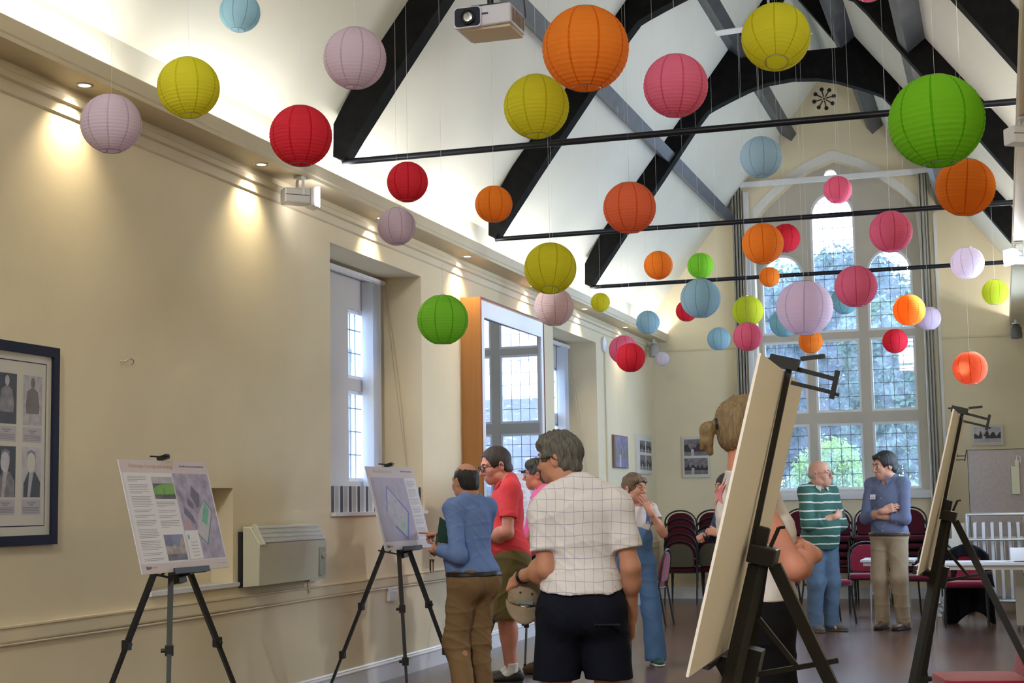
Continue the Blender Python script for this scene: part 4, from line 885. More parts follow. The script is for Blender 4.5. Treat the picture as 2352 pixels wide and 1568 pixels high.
def chair(label, loc, rz, group, fab=None, back=None, name='stacking_chair', low=False):
    fab = fab or MAR; t = thing(name, label, 'chair', loc, rz, group)      # local +y is the way the sitter faces
    M = np.eye(4); M[:3, 3] = (0, .02, .455)
    m = MB(); pillow(m, round_rect(.215, .205, .06), .065, M); m.build('seat', fab, t, world=False, smooth=True)
    a = math.radians(100); M = np.eye(4); M[:3, :3] = np.array([[1, 0, 0], [0, math.cos(a), -math.sin(a)], [0, math.sin(a), math.cos(a)]]); M[:3, 3] = (0, -.225, .66)
    if low: M[:3, 3] = (0, -.205, .53)
    m = MB(); pillow(m, round_rect(.195, .17 if not low else .085, .05, 7, .165 if not low else .08), .05, M); m.build('backrest', fab, t, world=False, smooth=True)
    if back:
        M2 = M.copy(); M2[:3, 3] = (0, -.252, .655); m = MB(); pillow(m, round_rect(.185, .16, .045, 7, .155), .012, M2); m.build('back_panel', back, t, world=False)
    pts = [(-.222, -.20, .44), (-.222, -.225, .62 if not low else .47)] + [(-.222 * math.cos(b) if b < PI / 2 else .222 * abs(math.cos(b)), -.245 - .02 * math.sin(b), .69 + .17 * math.sin(b) if not low else .50 + .13 * math.sin(b)) for b in np.linspace(0, PI, 13)] + [(.222, -.225, .62 if not low else .47), (.222, -.20, .44)]
    m = MB(); m.tube(pts, .0115, 8); m.build('back_frame', FRM, t, world=False, smooth=True)
    m = MB(); m.tube([(-.205, -.19, .42), (.205, -.19, .42)], .010, 6); m.tube([(-.20, .19, .42), (.20, .19, .42)], .010, 6); m.tube([(-.21, -.2, .425), (-.21, .2, .425)], .010, 6); m.tube([(.21, -.2, .425), (.21, .2, .425)], .010, 6); m.build('seat_rail', FRM, t, world=False, smooth=True)
    for sx in (-1, 1):
        m = MB(); m.tube([(sx * .222, -.20, .45), (sx * .225, -.27, 0)], .0115, 8); m.build('leg', FRM, t, world=False, smooth=True)
        m = MB(); m.tube([(sx * .21, .19, .43), (sx * .222, .235, 0)], .0115, 8); m.build('leg', FRM, t, world=False, smooth=True)
    return t
def stack(x, y, rz, n, lab, order, fab=None, back0=None, pitch=.104, group='maroon chairs stacked along the end wall'):
    first = None
    fwx, fwy = -math.sin(rz), math.cos(rz)
    for k in range(n):
        loc = (x + fwx * .028 * k, y + fwy * .028 * k, pitch * k)
        L = order[k] % lab
        if k == 0 and back0: chair(L, loc, rz, group, fab, back0)
        elif first is None: first = chair(L, loc, rz, group, fab); o = first
        else:
            o = copy_tree(first); o.location = loc; o['label'] = L
    return first
ORD5 = ['bottom maroon chair of the stack %s', 'second lowest maroon chair in the stack %s', 'middle maroon chair of the stack %s', 'second highest maroon chair in the stack %s', 'top maroon chair of the stack %s']
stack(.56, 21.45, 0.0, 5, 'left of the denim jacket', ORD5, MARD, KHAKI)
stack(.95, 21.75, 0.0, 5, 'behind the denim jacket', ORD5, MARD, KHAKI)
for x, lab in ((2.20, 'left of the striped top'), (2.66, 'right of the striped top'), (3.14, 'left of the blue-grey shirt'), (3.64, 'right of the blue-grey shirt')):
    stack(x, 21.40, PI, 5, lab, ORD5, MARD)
SC = 'single maroon chairs round the small table'
chair('maroon chair facing right beside the jeans of the man in the green striped top', (2.90, 18.05, 0), -PI / 2 + .5, SC, MAR)
chair('maroon chair left of the man in the green striped top, behind the nearest easel', (2.32, 18.35, 0), -PI / 2 + .2, SC, MAR)
chair('maroon chair farther back between the two men with folded arms', (3.22, 19.55, 0), PI + .1, SC, MAR)
chair('maroon chair behind the right leg of the man in the blue-grey shirt', (3.98, 19.2, 0), PI - .3, SC, MAR)
chair('maroon chair just visible behind the woman in dungarees', (0.88, 17.6, 0), PI / 2, SC, MAR)
chair('maroon chair with a black coat over its back behind the long white table', (4.42, 17.75, 0), PI, 'chairs at the long white table', MAR)
n1 = chair('lower red chair of the pair stacked at the bottom right corner', (4.745, 7.80, 0), PI / 2 + .22, 'red chairs stacked in the near right corner', MARB, low=True)
n2 = copy_tree(n1); n2.location = (4.735, 7.80, .066); n2['label'] = 'upper red chair of the pair stacked at the bottom right corner'

TOPM = mat('white_laminate', (0.62, 0.62, 0.66), .35); CRM = mat('cream_laminate', (0.58, 0.55, 0.48), .45)
def table(lab, x0, x1, y0, y1, z, name='folding_table'):
    t = thing(name, lab, 'table', ((x0 + x1) / 2, (y0 + y1) / 2, 0))
    m = MB(); m.box((x0, y0, z - .028), (x1, y1, z)); m.build('tabletop', TOPM, t, bevel=.003)
    m = MB(); m.box((x0 + .03, y0 + .03, z - .07), (x1 - .03, y0 + .05, z - .028)); m.box((x0 + .03, y1 - .05, z - .07), (x1 - .03, y1 - .03, z - .028)); m.build('apron', CRM, t)
    for xx, sx in ((x0 + .12, 1), (x1 - .12, -1)):
        for yy in (y0 + .05, y1 - .05):
            m = MB(); m.tube([(xx, yy, z - .03), (xx - sx * .02, yy, .0)], .0135, 10); m.tube([(xx + sx * .10, yy, z - .04), (xx + sx * .005, yy, .30)], .008, 8); m.build('leg', CHROME, t, smooth=True)
    return t
table('long white folding table with chrome legs on the right, papers on top', 4.02, 5.22, 16.35, 17.0, .735)
table('small white table with chrome legs between the two men with folded arms', 3.26, 3.86, 18.2, 18.9, .70)
for i, (x, y, a) in enumerate(((4.45, 16.65, .1), (4.75, 16.62, -.2), (5.02, 16.70, .3))):
    m = MB(); m.obox((x, y, .7365 + .0012), (.105, .1485, .0009), rotz(a))
    tag(m.build('paper_sheet', PAPERW), ['white sheet of paper at the left of the long table', 'white sheet of paper in the middle of the long table', 'white sheet of paper at the right end of the long table'][i], 'paper', 'papers on the long table')
m = MB(); m.tube([(4.93, 16.50, .743), (5.06, 16.56, .743)], .005, 6); tag(m.build('pen', BLACK), 'dark pen lying at the right end of the long table', 'pen')
m = MB(); m.box((3.40, 18.35, .701), (3.60, 18.55, .86)); tag(m.build('orange_box', mat('orange_card', (.75, .30, .06), .6), bevel=.004), 'orange box on the small table beside the khaki trousers', 'box')

# coat over the chair back behind the table
CO = mat('black_coat_cloth', (0.006, 0.006, 0.009), .9, var=.3, vscale=5, bump=.3, bscale=20, spec=.15)
m = MB(); NU, NV = 40, 22; vs = []
for i in range(NU + 1):
    u = i / NU
    for j in range(NV + 1):
        v = j / NV; a = (v - .5) * 2
        if u < .5: s_ = (1 - u / .5); z = .88 - .36 * s_ * (1 if abs(a) > .42 else .35) - .02 * a * a; y = 17.975 - .012 - .035 * s_ - .012 * math.sin(9 * a)
        else: s_ = (u - .5) / .5; z = .88 - (.80 - .06 * math.sin(3.0 * a + .6)) * s_ - .02 * a * a; y = 18.03 + .04 * s_ + .015 * math.sin(11 * a)
        w_ = .232 + .05 * s_; vs.append((4.42 + .02 + a * w_, y, z - .10 * a * a))
m.add(vs, [(i * (NV + 1) + j, i * (NV + 1) + j + 1, (i + 1) * (NV + 1) + j + 1, (i + 1) * (NV + 1) + j) for i in range(NU) for j in range(NV)])
ct = m.build('coat', CO, smooth=True); sol = ct.modifiers.new('thickness', 'SOLIDIFY'); sol.thickness = .012
tag(ct, 'long black coat draped over the chair behind the white table', 'coat')
# crumpled clear bag under that chair
m = MB(); N = 10; vs = []; r_ = random.Random(5)
for i in range(N + 1):
    for j in range(14):
        ph = PI * i / N; th = 2 * PI * j / 14; rr_ = .11 * (1 + r_.uniform(-.25, .25)); vs.append((4.22 + rr_ * math.sin(ph) * math.cos(th), 18.35 + rr_ * .7 * math.sin(ph) * math.sin(th), .16 + .15 * math.cos(ph) * (1 + r_.uniform(-.1, .05))))
m.add(vs, [(i * 14 + j, i * 14 + (j + 1) % 14, (i + 1) * 14 + (j + 1) % 14, (i + 1) * 14 + j) for i in range(N) for j in range(14)])
bag = m.build('plastic_bag', mat('crinkled_silver_plastic', (.5, .52, .54), .25, .6, bump=.6, bscale=30)); bag.location.z = 0; tag(bag, 'crumpled silvery plastic bag on the floor beside the coat chair', 'bag')

# cream lectern cabinet at the right edge
lc = thing('lectern', 'cream lectern cabinet with a sloped top at the right edge behind the white table', 'lectern', (5.18, 17.5, 0))
m = MB(); m.prism([(17.15, .05), (17.75, .05), (17.75, .80), (17.15, .70)], 4.93, 5.40, 0); m.build('cabinet', CRM, lc, bevel=.01)
m = MB(); m.prism([(17.10, .70), (17.80, .815), (17.80, .84), (17.10, .725)], 4.90, 5.42, 0); m.build('sloped_top', TOPM, lc)
for x in (4.98, 5.34):
    m = MB(); m.lathe([(.022, 0), (.022, .05)], 12, (x, 17.25, 0)); m.build('castor', CHROME, lc)
# aluminium trolley of folded white panels
tr = thing('panel_trolley', 'aluminium trolley holding a row of upright white folded panels near the end wall', 'trolley', (4.78, 19.9, 0))
for x in (4.42, 5.10):
    for y in (19.55, 20.35):
        m = MB(); m.tube([(x, y, .08), (x, y, 1.19)], .017, 10); m.build('upright', ALU, tr, smooth=True)
        m = MB(); m.lathe([(.035, 0), (.04, .03), (.035, .07), (.012, .08)], 12, (x, y, 0)); m.build('castor', BLACK, tr)
for y in (19.55, 20.35):
    for z in (1.18, .88, .15):
        m = MB(); m.tube([(4.42, y, z), (5.10, y, z)], .016, 10); m.build('cross_rail', ALU, tr, smooth=True)
for x in (4.42, 5.10):
    m = MB(); m.tube([(x, 19.55, 1.18), (x, 20.35, 1.18)], .014, 8); m.tube([(x, 19.55, .15), (x, 20.35, .15)], .014, 8); m.build('side_rail', ALU, tr, smooth=True)
m = MB(); m.box((4.42, 19.55, .16), (5.10, 20.35, .175)); m.build('shelf', ALU, tr)
for k in range(6):
    x = 4.51 + .10 * k; f = thing('folded_panel', ['white folded panel in the trolley, first from the left', 'white folded panel in the trolley, second from the left', 'white folded panel in the trolley, third from the left', 'white folded panel in the trolley, third from the right', 'white folded panel in the trolley, second from the right', 'white folded panel in the trolley, first from the right'][k], 'panel', (x, 19.9, .176), 0, 'white folded panels in the trolley')
    m = MB(); m.box((x - .018, 19.60, .177), (x + .018, 20.28, 1.08)); m.build('slab', TOPM, f, bevel=.003)
    m = MB(); m.tube([(x + .035, 19.62, .62), (x + .035, 19.62, .86)], .010, 8); m.tube([(x + .018, 19.62, .86), (x + .035, 19.62, .86)], .006, 6); m.build('catch', CHROME, f, smooth=True)
# grey display screen with a hanging cream holder and a clip
GB = mat('grey_felt', (0.42, 0.37, 0.36), .95, var=.08, vscale=30)
sc = thing('display_screen', 'grey felt display screen standing at the right of the end wall', 'display screen', (4.95, 21.1, 0))
m = MB(); m.box((4.44, 21.08, .55), (5.40, 21.11, 2.0)); m.build('felt_panel', GB, sc)
m = MB(); m.box((4.436, 21.075, 2.0), (5.404, 21.115, 2.007)); m.box((4.434, 21.075, .5), (4.44, 21.115, 2.007)); m.box((5.40, 21.075, .5), (5.406, 21.115, 2.007)); m.build('edge_trim', FRM, sc)
for x in (4.43, 5.41):
    m = MB(); m.box((x - .015, 21.08, .0), (x + .015, 21.11, .55)); m.box((x - .015, 20.9, 0), (x + .015, 21.3, .03)); m.build('foot', FRM, sc)
hd = thing('leaflet_holder', 'narrow cream holder hanging on the grey display screen', 'holder', (5.03, 21.05, 1.45))
m = MB(); m.box((4.97, 21.045, 1.42), (5.07, 21.075, 1.78)); m.box((5.02, 21.045, 1.78), (5.07, 21.075, 1.86)); m.build('body', mat('cream_plastic', (.62, .62, .48), .5), hd, bevel=.004)
m = MB(); m.tube([(5.045, 21.06, 1.86), (5.05, 21.06, 1.92), (5.09, 21.06, 1.90), (5.09, 21.06, 1.82)], .006, 6); m.build('hook', WHITE, hd, smooth=True)
cl = thing('easel_clip', 'small black clip with two prongs at the top left corner of the grey display screen', 'clip', (4.42, 21.05, 1.9))
m = MB(); m.bar((4.40, 21.06, 1.86), (4.43, 21.06, 2.01), .012, .012); m.bar((4.30, 21.06, 1.93), (4.41, 21.06, 1.93), .012, .012); m.bar((4.29, 21.06, 1.88), (4.40, 21.06, 1.88), .012, .012); m.bar((4.31, 21.06, 1.92), (4.31, 21.06, 1.98), .012, .012, upv=(0, 1, 0)); m.build('prongs', BLACK, cl)
m = MB(); m.box((4.05, 19.0, .55), (4.12, 19.5, .94)); m.box((4.02, 18.98, 0), (4.16, 19.52, .55)); tag(m.build('low_cupboard', CRM, bevel=.005), 'pale low cupboard behind the right-hand easel leg', 'cupboard')
m = MB(); m.box((4.24, 19.62, .89), (4.39, 19.68, 1.08)); m.box((4.2, 19.6, .86), (4.42, 19.9, .89)); m.box((4.2, 19.6, 0), (4.42, 19.9, .86)); tag(m.build('small_cabinet', CRM), 'small cream cabinet with a dark box on it, left of the trolley', 'cabinet')

# ================================================================ OUTSIDE
LEAFM = {'dk': mat('dark_leaf', (0.030, 0.065, 0.055), .6, var=.5, vscale=1.2, trans=.30), 'md': mat('mid_leaf', (0.055, 0.11, 0.065), .6, var=.4, vscale=1.5, trans=.35), 'lt': mat('light_leaf', (0.20, 0.33, 0.08), .6, var=.35, vscale=1.5, trans=.45)}
BARK = mat('bark', (0.08, 0.06, 0.05), .9, var=.3, vscale=8)
def tree(label, x, y, z0, blobs, n, size, mt, group, seed, trunk=.12):
    r_ = np.random.RandomState(seed); t = thing('garden_tree', label, 'tree', (x, y, 0), 0, group)
    vs = np.zeros((n * 4, 3)); k = 0
    tot = sum(b[3] * b[4] * b[5] for b in blobs)
    for bi, b in enumerate(blobs):
        m_ = int(n * b[3] * b[4] * b[5] / tot) if bi < len(blobs) - 1 else n - k
        d = r_.normal(size=(m_, 3)); d /= np.linalg.norm(d, axis=1)[:, None]; rad = r_.uniform(.35, 1, m_) ** .5
        c = np.array([x + b[0], y + b[1], z0 + b[2]]) + d * rad[:, None] * np.array(b[3:6]) + r_.normal(scale=.06, size=(m_, 3))
        u = r_.normal(size=(m_, 3)); u /= np.linalg.norm(u, axis=1)[:, None]; w = np.cross(u, r_.normal(size=(m_, 3))); w /= np.linalg.norm(w, axis=1)[:, None]
        s = size * r_.uniform(.6, 1.3, m_)[:, None]
        for q, (a, e) in enumerate(((-1, 0), (0, -.45), (1, 0), (0, .45))): vs[(k * 4 + q):((k + m_) * 4):4][:m_] = c + u * s * a + w * s * e
        k += m_
    org = np.array([x, y, 0.0]); me = bpy.data.meshes.new('foliage'); me.vertices.add(n * 4); me.vertices.foreach_set('co', (vs - org).ravel())
    me.loops.add(n * 4); me.loops.foreach_set('vertex_index', np.arange(n * 4)); me.polygons.add(n); me.polygons.foreach_set('loop_start', np.arange(0, n * 4, 4)); me.update(calc_edges=True); me.materials.append(LEAFM[mt])
    o = bpy.data.objects.new('foliage', me); COL.objects.link(o); o.parent = t
    m = MB(); m.tube([(0, 0, 0), (.05, 0, z0 * .6), (0, .1, z0 + .3)], [trunk, trunk * .8, trunk * .5], 8)
    for a in range(4): m.tube([(0, 0, z0 * .7 + .1), (.5 * math.cos(a * 1.7), .5 * math.sin(a * 1.7), z0 + .8)], [trunk * .5, trunk * .2], 6)
    m.build('trunk', BARK, t, world=False)
TG = 'trees beyond the end window'
tree('tall dark tree behind the left side of the end window', .1, 31, 2.0, [(0, 0, 1.3, 1.5, 1.2, 1.9), (.4, 0, 2.9, 1.2, 1.2, 1.0)], 22000, .075, 'dk', TG, 1)
tree('tall dark tree behind the middle of the end window', 1.75, 34, 2.0, [(0, 0, 1.6, 1.6, 1.2, 2.0), (.1, 0, 3.6, 1.3, 1.0, 1.3)], 24000, .075, 'dk', TG, 2)
tree('dark tree with loose branches behind the right side of the end window', 2.95, 30, 1.8, [(0, 0, .9, 1.0, 1.0, 1.9), (-.2, 0, 2.6, .8, .9, .8)], 12000, .075, 'md', TG, 3)
tree('large pale green tree far behind the others, seen through the end window', 0.3, 44, 2.5, [(0, 0, 2.6, 3.6, 1.6, 3.2)], 14000, .12, 'md', TG, 4)
tree('bright lime green shrub low outside the middle light of the end window', 1.95, 27.2, .9, [(0, 0, .4, .70, .5, 1.0), (.1, .2, 1.0, .5, .5, .5)], 22000, .040, 'lt', TG, 5, .05)
tree('bright lime green shrub low outside the left light of the end window', .65, 26.6, .9, [(0, 0, .5, .55, .5, .9)], 13000, .040, 'lt', TG, 6, .05)
tree('mid green shrub low outside the right light of the end window', 3.2, 27.6, .6, [(0, 0, .3, .55, .5, .8)], 12000, .040, 'lt', TG, 7, .05)
m = MB(); m.box((-14, 22.75, -.35), (22, 70, -.30)); m.box((-20, 5, -.35), (-.62, 22.74, -.30)); structure(m.build('ground_outside', mat('garden_ground', (.22, .24, .20), .9, var=.2, vscale=1)))
# parked white van shape / marquee roof seen low through the glass
m = MB(); m.prism([(27.8, -.3), (30.2, -.3), (30.2, .9), (29.9, 1.55), (28.4, 1.55), (27.8, .95)], -.6, .9, 0) 
tag(m.build('white_shed', mat('white_shed_paint', (.9, .92, .95), .5), bevel=.03), 'low white shed roof glimpsed behind the shrubs outside', 'shed')
TILE = bpy.data.materials.new('weathered_roof_tiles'); TILE.use_nodes = True; n = TILE.node_tree; b = n.nodes['Principled BSDF']; b.inputs['Roughness'].default_value = .7
tc = n.nodes.new('ShaderNodeTexCoord'); br = n.nodes.new('ShaderNodeTexBrick'); br.inputs['Scale'].default_value = 1; br.inputs['Brick Width'].default_value = .17; br.inputs['Row Height'].default_value = .11; br.inputs['Mortar Size'].default_value = .008
br.inputs['Color1'].default_value = (.055, .047, .058, 1); br.inputs['Color2'].default_value = (.035, .033, .045, 1); br.inputs['Mortar'].default_value = (.03, .03, .04, 1)
mp = n.nodes.new('ShaderNodeMapping'); mp.inputs['Rotation'].default_value = (math.radians(-20), 0, 0); n.links.new(tc.outputs['Object'], mp.inputs[0]); n.links.new(mp.outputs[0], br.inputs[0])
ns = n.nodes.new('ShaderNodeTexNoise'); ns.inputs['Scale'].default_value = 7; n.links.new(tc.outputs['Object'], ns.inputs[0]); gt = n.nodes.new('ShaderNodeMath'); gt.operation = 'GREATER_THAN'; gt.inputs[1].default_value = .66; n.links.new(ns.outputs['Fac'], gt.inputs[0])
n.links.new(mixc(n, gt.outputs[0], br.outputs['Color'], (.22, .22, .21)), b.inputs['Base Color'])
BRK = bpy.data.materials.new('red_brick'); BRK.use_nodes = True; n = BRK.node_tree; b = n.nodes['Principled BSDF']; b.inputs['Roughness'].default_value = .85
tc = n.nodes.new('ShaderNodeTexCoord'); mp = n.nodes.new('ShaderNodeMapping'); mp.inputs['Rotation'].default_value = (PI / 2, 0, PI / 2); br = n.nodes.new('ShaderNodeTexBrick'); br.inputs['Scale'].default_value = 1; br.inputs['Brick Width'].default_value = .225; br.inputs['Row Height'].default_value = .075; br.inputs['Mortar Size'].default_value = .008
br.inputs['Color1'].default_value = (.13, .04, .03, 1); br.inputs['Color2'].default_value = (.085, .03, .027, 1); br.inputs['Mortar'].default_value = (.16, .14, .13, 1); n.links.new(tc.outputs['Object'], mp.inputs[0]); n.links.new(mp.outputs[0], br.inputs[0]); n.links.new(br.outputs['Color'], b.inputs['Base Color'])
hs = thing('neighbouring_building', 'low building with a lichen-spotted tiled roof, seen only in the mirror', 'building', (8.5, 33, -.3))
m = MB(); m.prism([(28.6, 1.75), (34.0, 3.84), (39.4, 1.75), (39.4, 1.68), (34.0, 3.74), (28.6, 1.68)], 4.1, 14.0, 0); m.build('roof', TILE, hs)
m = MB(); m.box((4.3, 28.9, -.3), (13.8, 39.1, 1.75)); m.build('wall', BRK, hs)
h2 = thing('brick_house', 'red brick house glimpsed through the near recess window', 'building', (-6, 20, -.3))
m = MB(); m.box((-9.5, 17.5, -.3), (-3.75, 30, 3.55)); m.build('wall', BRK, h2)
m = MB(); m.prism([(-9.7, 3.55), (-3.55, 3.55), (-6.6, 5.0)], 17.3, 30.2, 1); m.build('roof', TILE, h2)
m = MB(); m.tube([(-3.7, 17.4, -.3), (-3.7, 17.4, 3.5)], .05, 8); m.build('downpipe', WHITE, h2)
# ================================================================ PEOPLE (smooth-union volumes meshed with surface nets)
def R_xyz(yaw=0, pitch=0, roll=0):       # yaw about z, pitch about x (positive looks up), roll about y
    cy, sy = math.cos(yaw), math.sin(yaw); cp, sp = math.cos(pitch), math.sin(pitch); cr, sr = math.cos(roll), math.sin(roll)
    return np.array([[cy, -sy, 0], [sy, cy, 0], [0, 0, 1]]) @ np.array([[1, 0, 0], [0, cp, -sp], [0, sp, cp]]) @ np.array([[cr, 0, sr], [0, 1, 0], [-sr, 0, cr]])
A_ = lambda q: np.array(q, float)
def cone(a, b, ra, rb, k=.03, op='+', fa=False, fb=False): return ('cone', A_(a), A_(b), ra, rb, fa, fb, k, op)
def ell(c, r, k=.03, op='+', R=None): return ('ell', A_(c), A_(r), np.eye(3) if R is None else R, k, op)
def rbox(c, h, r=.01, k=.02, op='+', R=None): return ('box', A_(c), A_(h), r, np.eye(3) if R is None else R, k, op)
def cut(p, n): n = A_(n); return ('cut', A_(p), n / np.linalg.norm(n))
def sdf_eval(prims, vox, noise=None, pad=.03):
    los, his = [], []
    for p in prims:
        if p[0] == 'cut' or p[-1] == '-': continue
        if p[0] == 'cone': r = max(p[3], p[4]); los.append(np.minimum(p[1], p[2]) - r); his.append(np.maximum(p[1], p[2]) + r)
        else: r = np.linalg.norm(p[2]) if p[0] == 'box' else max(p[2]); e = np.abs(p[4] if p[0] == 'box' else p[3]) @ p[2] + (.01); los.append(p[1] - e); his.append(p[1] + e)
    lo = np.min(los, 0) - pad; hi = np.max(his, 0) + pad
    ax = [np.arange(lo[i], hi[i] + vox, vox, dtype=np.float32) for i in range(3)]
    F = np.full([len(a) for a in ax], .06, np.float32)
    for p in prims:
        if p[0] == 'cut':
            d = (ax[0][:, None, None] - p[1][0]) * p[2][0] + (ax[1][None, :, None] - p[1][1]) * p[2][1] + (ax[2][None, None, :] - p[1][2]) * p[2][2]
            F = np.maximum(F, d.astype(np.float32)); continue
        k, op = p[-2], p[-1]
        if p[0] == 'cone': r = max(p[3], p[4]); l = np.minimum(p[1], p[2]) - r; h = np.maximum(p[1], p[2]) + r
        else: e = np.abs(p[4] if p[0] == 'box' else p[3]) @ p[2]; l = p[1] - e; h = p[1] + e
        m_ = k + vox * 3; sl = []
        for i in range(3):
            a, b = np.searchsorted(ax[i], l[i] - m_), np.searchsorted(ax[i], h[i] + m_); sl.append(slice(a, max(b, a)))
        if any(s.stop <= s.start for s in sl): continue
        X = ax[0][sl[0]][:, None, None]; Y = ax[1][sl[1]][None, :, None]; Z = ax[2][sl[2]][None, None, :]
        if p[0] == 'cone':
            a, b = p[1], p[2]; ab = b - a; L2 = float(ab @ ab) + 1e-9
            px, py, pz = X - a[0], Y - a[1], Z - a[2]; t = (px * ab[0] + py * ab[1] + pz * ab[2]) / L2; h_ = np.clip(t, 0, 1)
            d = np.sqrt((px - h_ * ab[0]) ** 2 + (py - h_ * ab[1]) ** 2 + (pz - h_ * ab[2]) ** 2) - (p[3] + (p[4] - p[3]) * h_)
            L = math.sqrt(L2)
            if p[6]: d = np.maximum(d, (t - 1) * L)
            if p[5]: d = np.maximum(d, -t * L)
        else:
            c, R = p[1], (p[4] if p[0] == 'box' else p[3]); px, py, pz = X - c[0], Y - c[1], Z - c[2]
            q = [px * R[0, i] + py * R[1, i] + pz * R[2, i] for i in range(3)]
            if p[0] == 'ell':
                r = p[2]; k0 = np.sqrt(sum((q[i] / r[i]) ** 2 for i in range(3))) + 1e-6; k1 = np.sqrt(sum((q[i] / r[i] ** 2) ** 2 for i in range(3))) + 1e-6; d = k0 * (k0 - 1) / k1
            else:
                hh, rr_ = p[2], p[3]; qq = [np.abs(q[i]) - hh[i] + rr_ for i in range(3)]
                d = np.sqrt(sum(np.maximum(v, 0) ** 2 for v in qq)) + np.minimum(np.maximum(qq[0], np.maximum(qq[1], qq[2])), 0) - rr_
        f = F[tuple(sl)]
        if op == '+': hk = np.maximum(k - np.abs(f - d), 0) / k; F[tuple(sl)] = np.minimum(f, d) - hk * hk * k / 4
        else: hk = np.maximum(k - np.abs(f + d), 0) / k; F[tuple(sl)] = np.maximum(f, -d) + hk * hk * k / 4
    if noise is not None: F = F + noise(ax[0][:, None, None], ax[1][None, :, None], ax[2][None, None, :]).astype(np.float32)
    return ax, F
def surface_net(ax, F):
    S = F < 0; nx, ny, nz = F.shape; cid = []; pos = []; quads = []
    def idx(i, j, k): return (i * ny + j) * nz + k
    vox = float(ax[0][1] - ax[0][0])
    for a in range(3):
        s0 = [slice(None)] * 3; s1 = [slice(None)] * 3; s0[a] = slice(0, -1); s1[a] = slice(1, None)
        ch = S[tuple(s0)] != S[tuple(s1)]; I = np.argwhere(ch)
        b, c = (a + 1) % 3, (a + 2) % 3
        ok = (I[:, b] > 0) & (I[:, c] > 0) & (I[:, b] < F.shape[b] - 1) & (I[:, c] < F.shape[c] - 1); I = I[ok]
        J = I.copy(); J[:, a] += 1; f0 = F[tuple(I.T)]; f1 = F[tuple(J.T)]; t = f0 / (f0 - f1)
        P = np.stack([ax[q][I[:, q]] for q in range(3)], 1).astype(np.float64); P[:, a] += t * vox
        cs = []
        for db, dc in ((0, 0), (-1, 0), (-1, -1), (0, -1)):
            C = I.copy(); C[:, b] += db; C[:, c] += dc; e = idx(C[:, 0], C[:, 1], C[:, 2]); cs.append(e); cid.append(e); pos.append(P)
        q = np.stack(cs, 1); fl = S[tuple(J.T)]; q[fl] = q[fl][:, ::-1]; quads.append(q)
    cid = np.concatenate(cid); pos = np.concatenate(pos); quads = np.concatenate(quads)
    u, inv = np.unique(cid, return_inverse=True); inv = inv.ravel(); cnt = np.bincount(inv)
    V = np.stack([np.bincount(inv, pos[:, q]) / cnt for q in range(3)], 1); Q = np.searchsorted(u, quads); return V, Q
def sdf_object(name, prims, vox, mats, parent=None, noise=None, label=None, mi=None):
    ax, F = sdf_eval(prims, vox, noise); V, Q = surface_net(ax, F)
    me = bpy.data.meshes.new(name); me.vertices.add(len(V)); me.vertices.foreach_set('co', V.astype(np.float32).ravel())
    me.loops.add(len(Q) * 4); me.loops.foreach_set('vertex_index', Q.astype(np.int32).ravel()); me.polygons.add(len(Q)); me.polygons.foreach_set('loop_start', np.arange(0, len(Q) * 4, 4, dtype=np.int32))
    me.update(calc_edges=True); me.validate(); me.polygons.foreach_set('use_smooth', [True] * len(me.polygons))
    for m_ in (mats if isinstance(mats, (list, tuple)) else [mats]): me.materials.append(m_)
    if mi is not None:
        cen = V[Q].mean(1); me.polygons.foreach_set('material_index', mi(cen).astype(np.int32))
    o = bpy.data.objects.new(name, me); COL.objects.link(o); o.parent = parent
    if label: o['label'] = label
    return o
def wrinkle(amp=.004, f=1.0, seed=0.0, az=.5):
    def n(x, y, z):
        w = 1.5 * np.sin(6 * f * x + 5 * f * z + seed) + 1.2 * np.sin(5 * f * y - 7 * f * z + 2 * seed); w2 = 1.4 * np.sin(8 * f * z + 3 * f * x + 3 * seed) + np.sin(9 * f * y + seed)
        c1 = 1 - np.abs(np.sin(13 * f * x + 8 * f * y + 7 * f * z + w)); c2 = 1 - np.abs(np.sin(17 * f * z - 6 * f * x + 9 * f * y + 1.2 * w2)); c3 = 1 - np.abs(np.sin(24 * f * z + 16 * f * x + 1.5 * w))
        return -amp * (.9 * c1 ** 2.5 + .7 * c2 ** 3 + .45 * c3 ** 3 - .5)
    return n
def strands(amp=.003, dirv=(60, 60, 12), seed=0):
    return lambda x, y, z: amp * (np.sin(dirv[0] * 2.2 * x + 3 * np.sin(22 * z + seed) + seed) * np.sin(dirv[1] * 2.0 * y + dirv[2] * z + 2 * np.sin(30 * x)) + .5 * np.sin(dirv[0] * 4.5 * x + dirv[1] * 4 * y + dirv[2] * 2 * z))

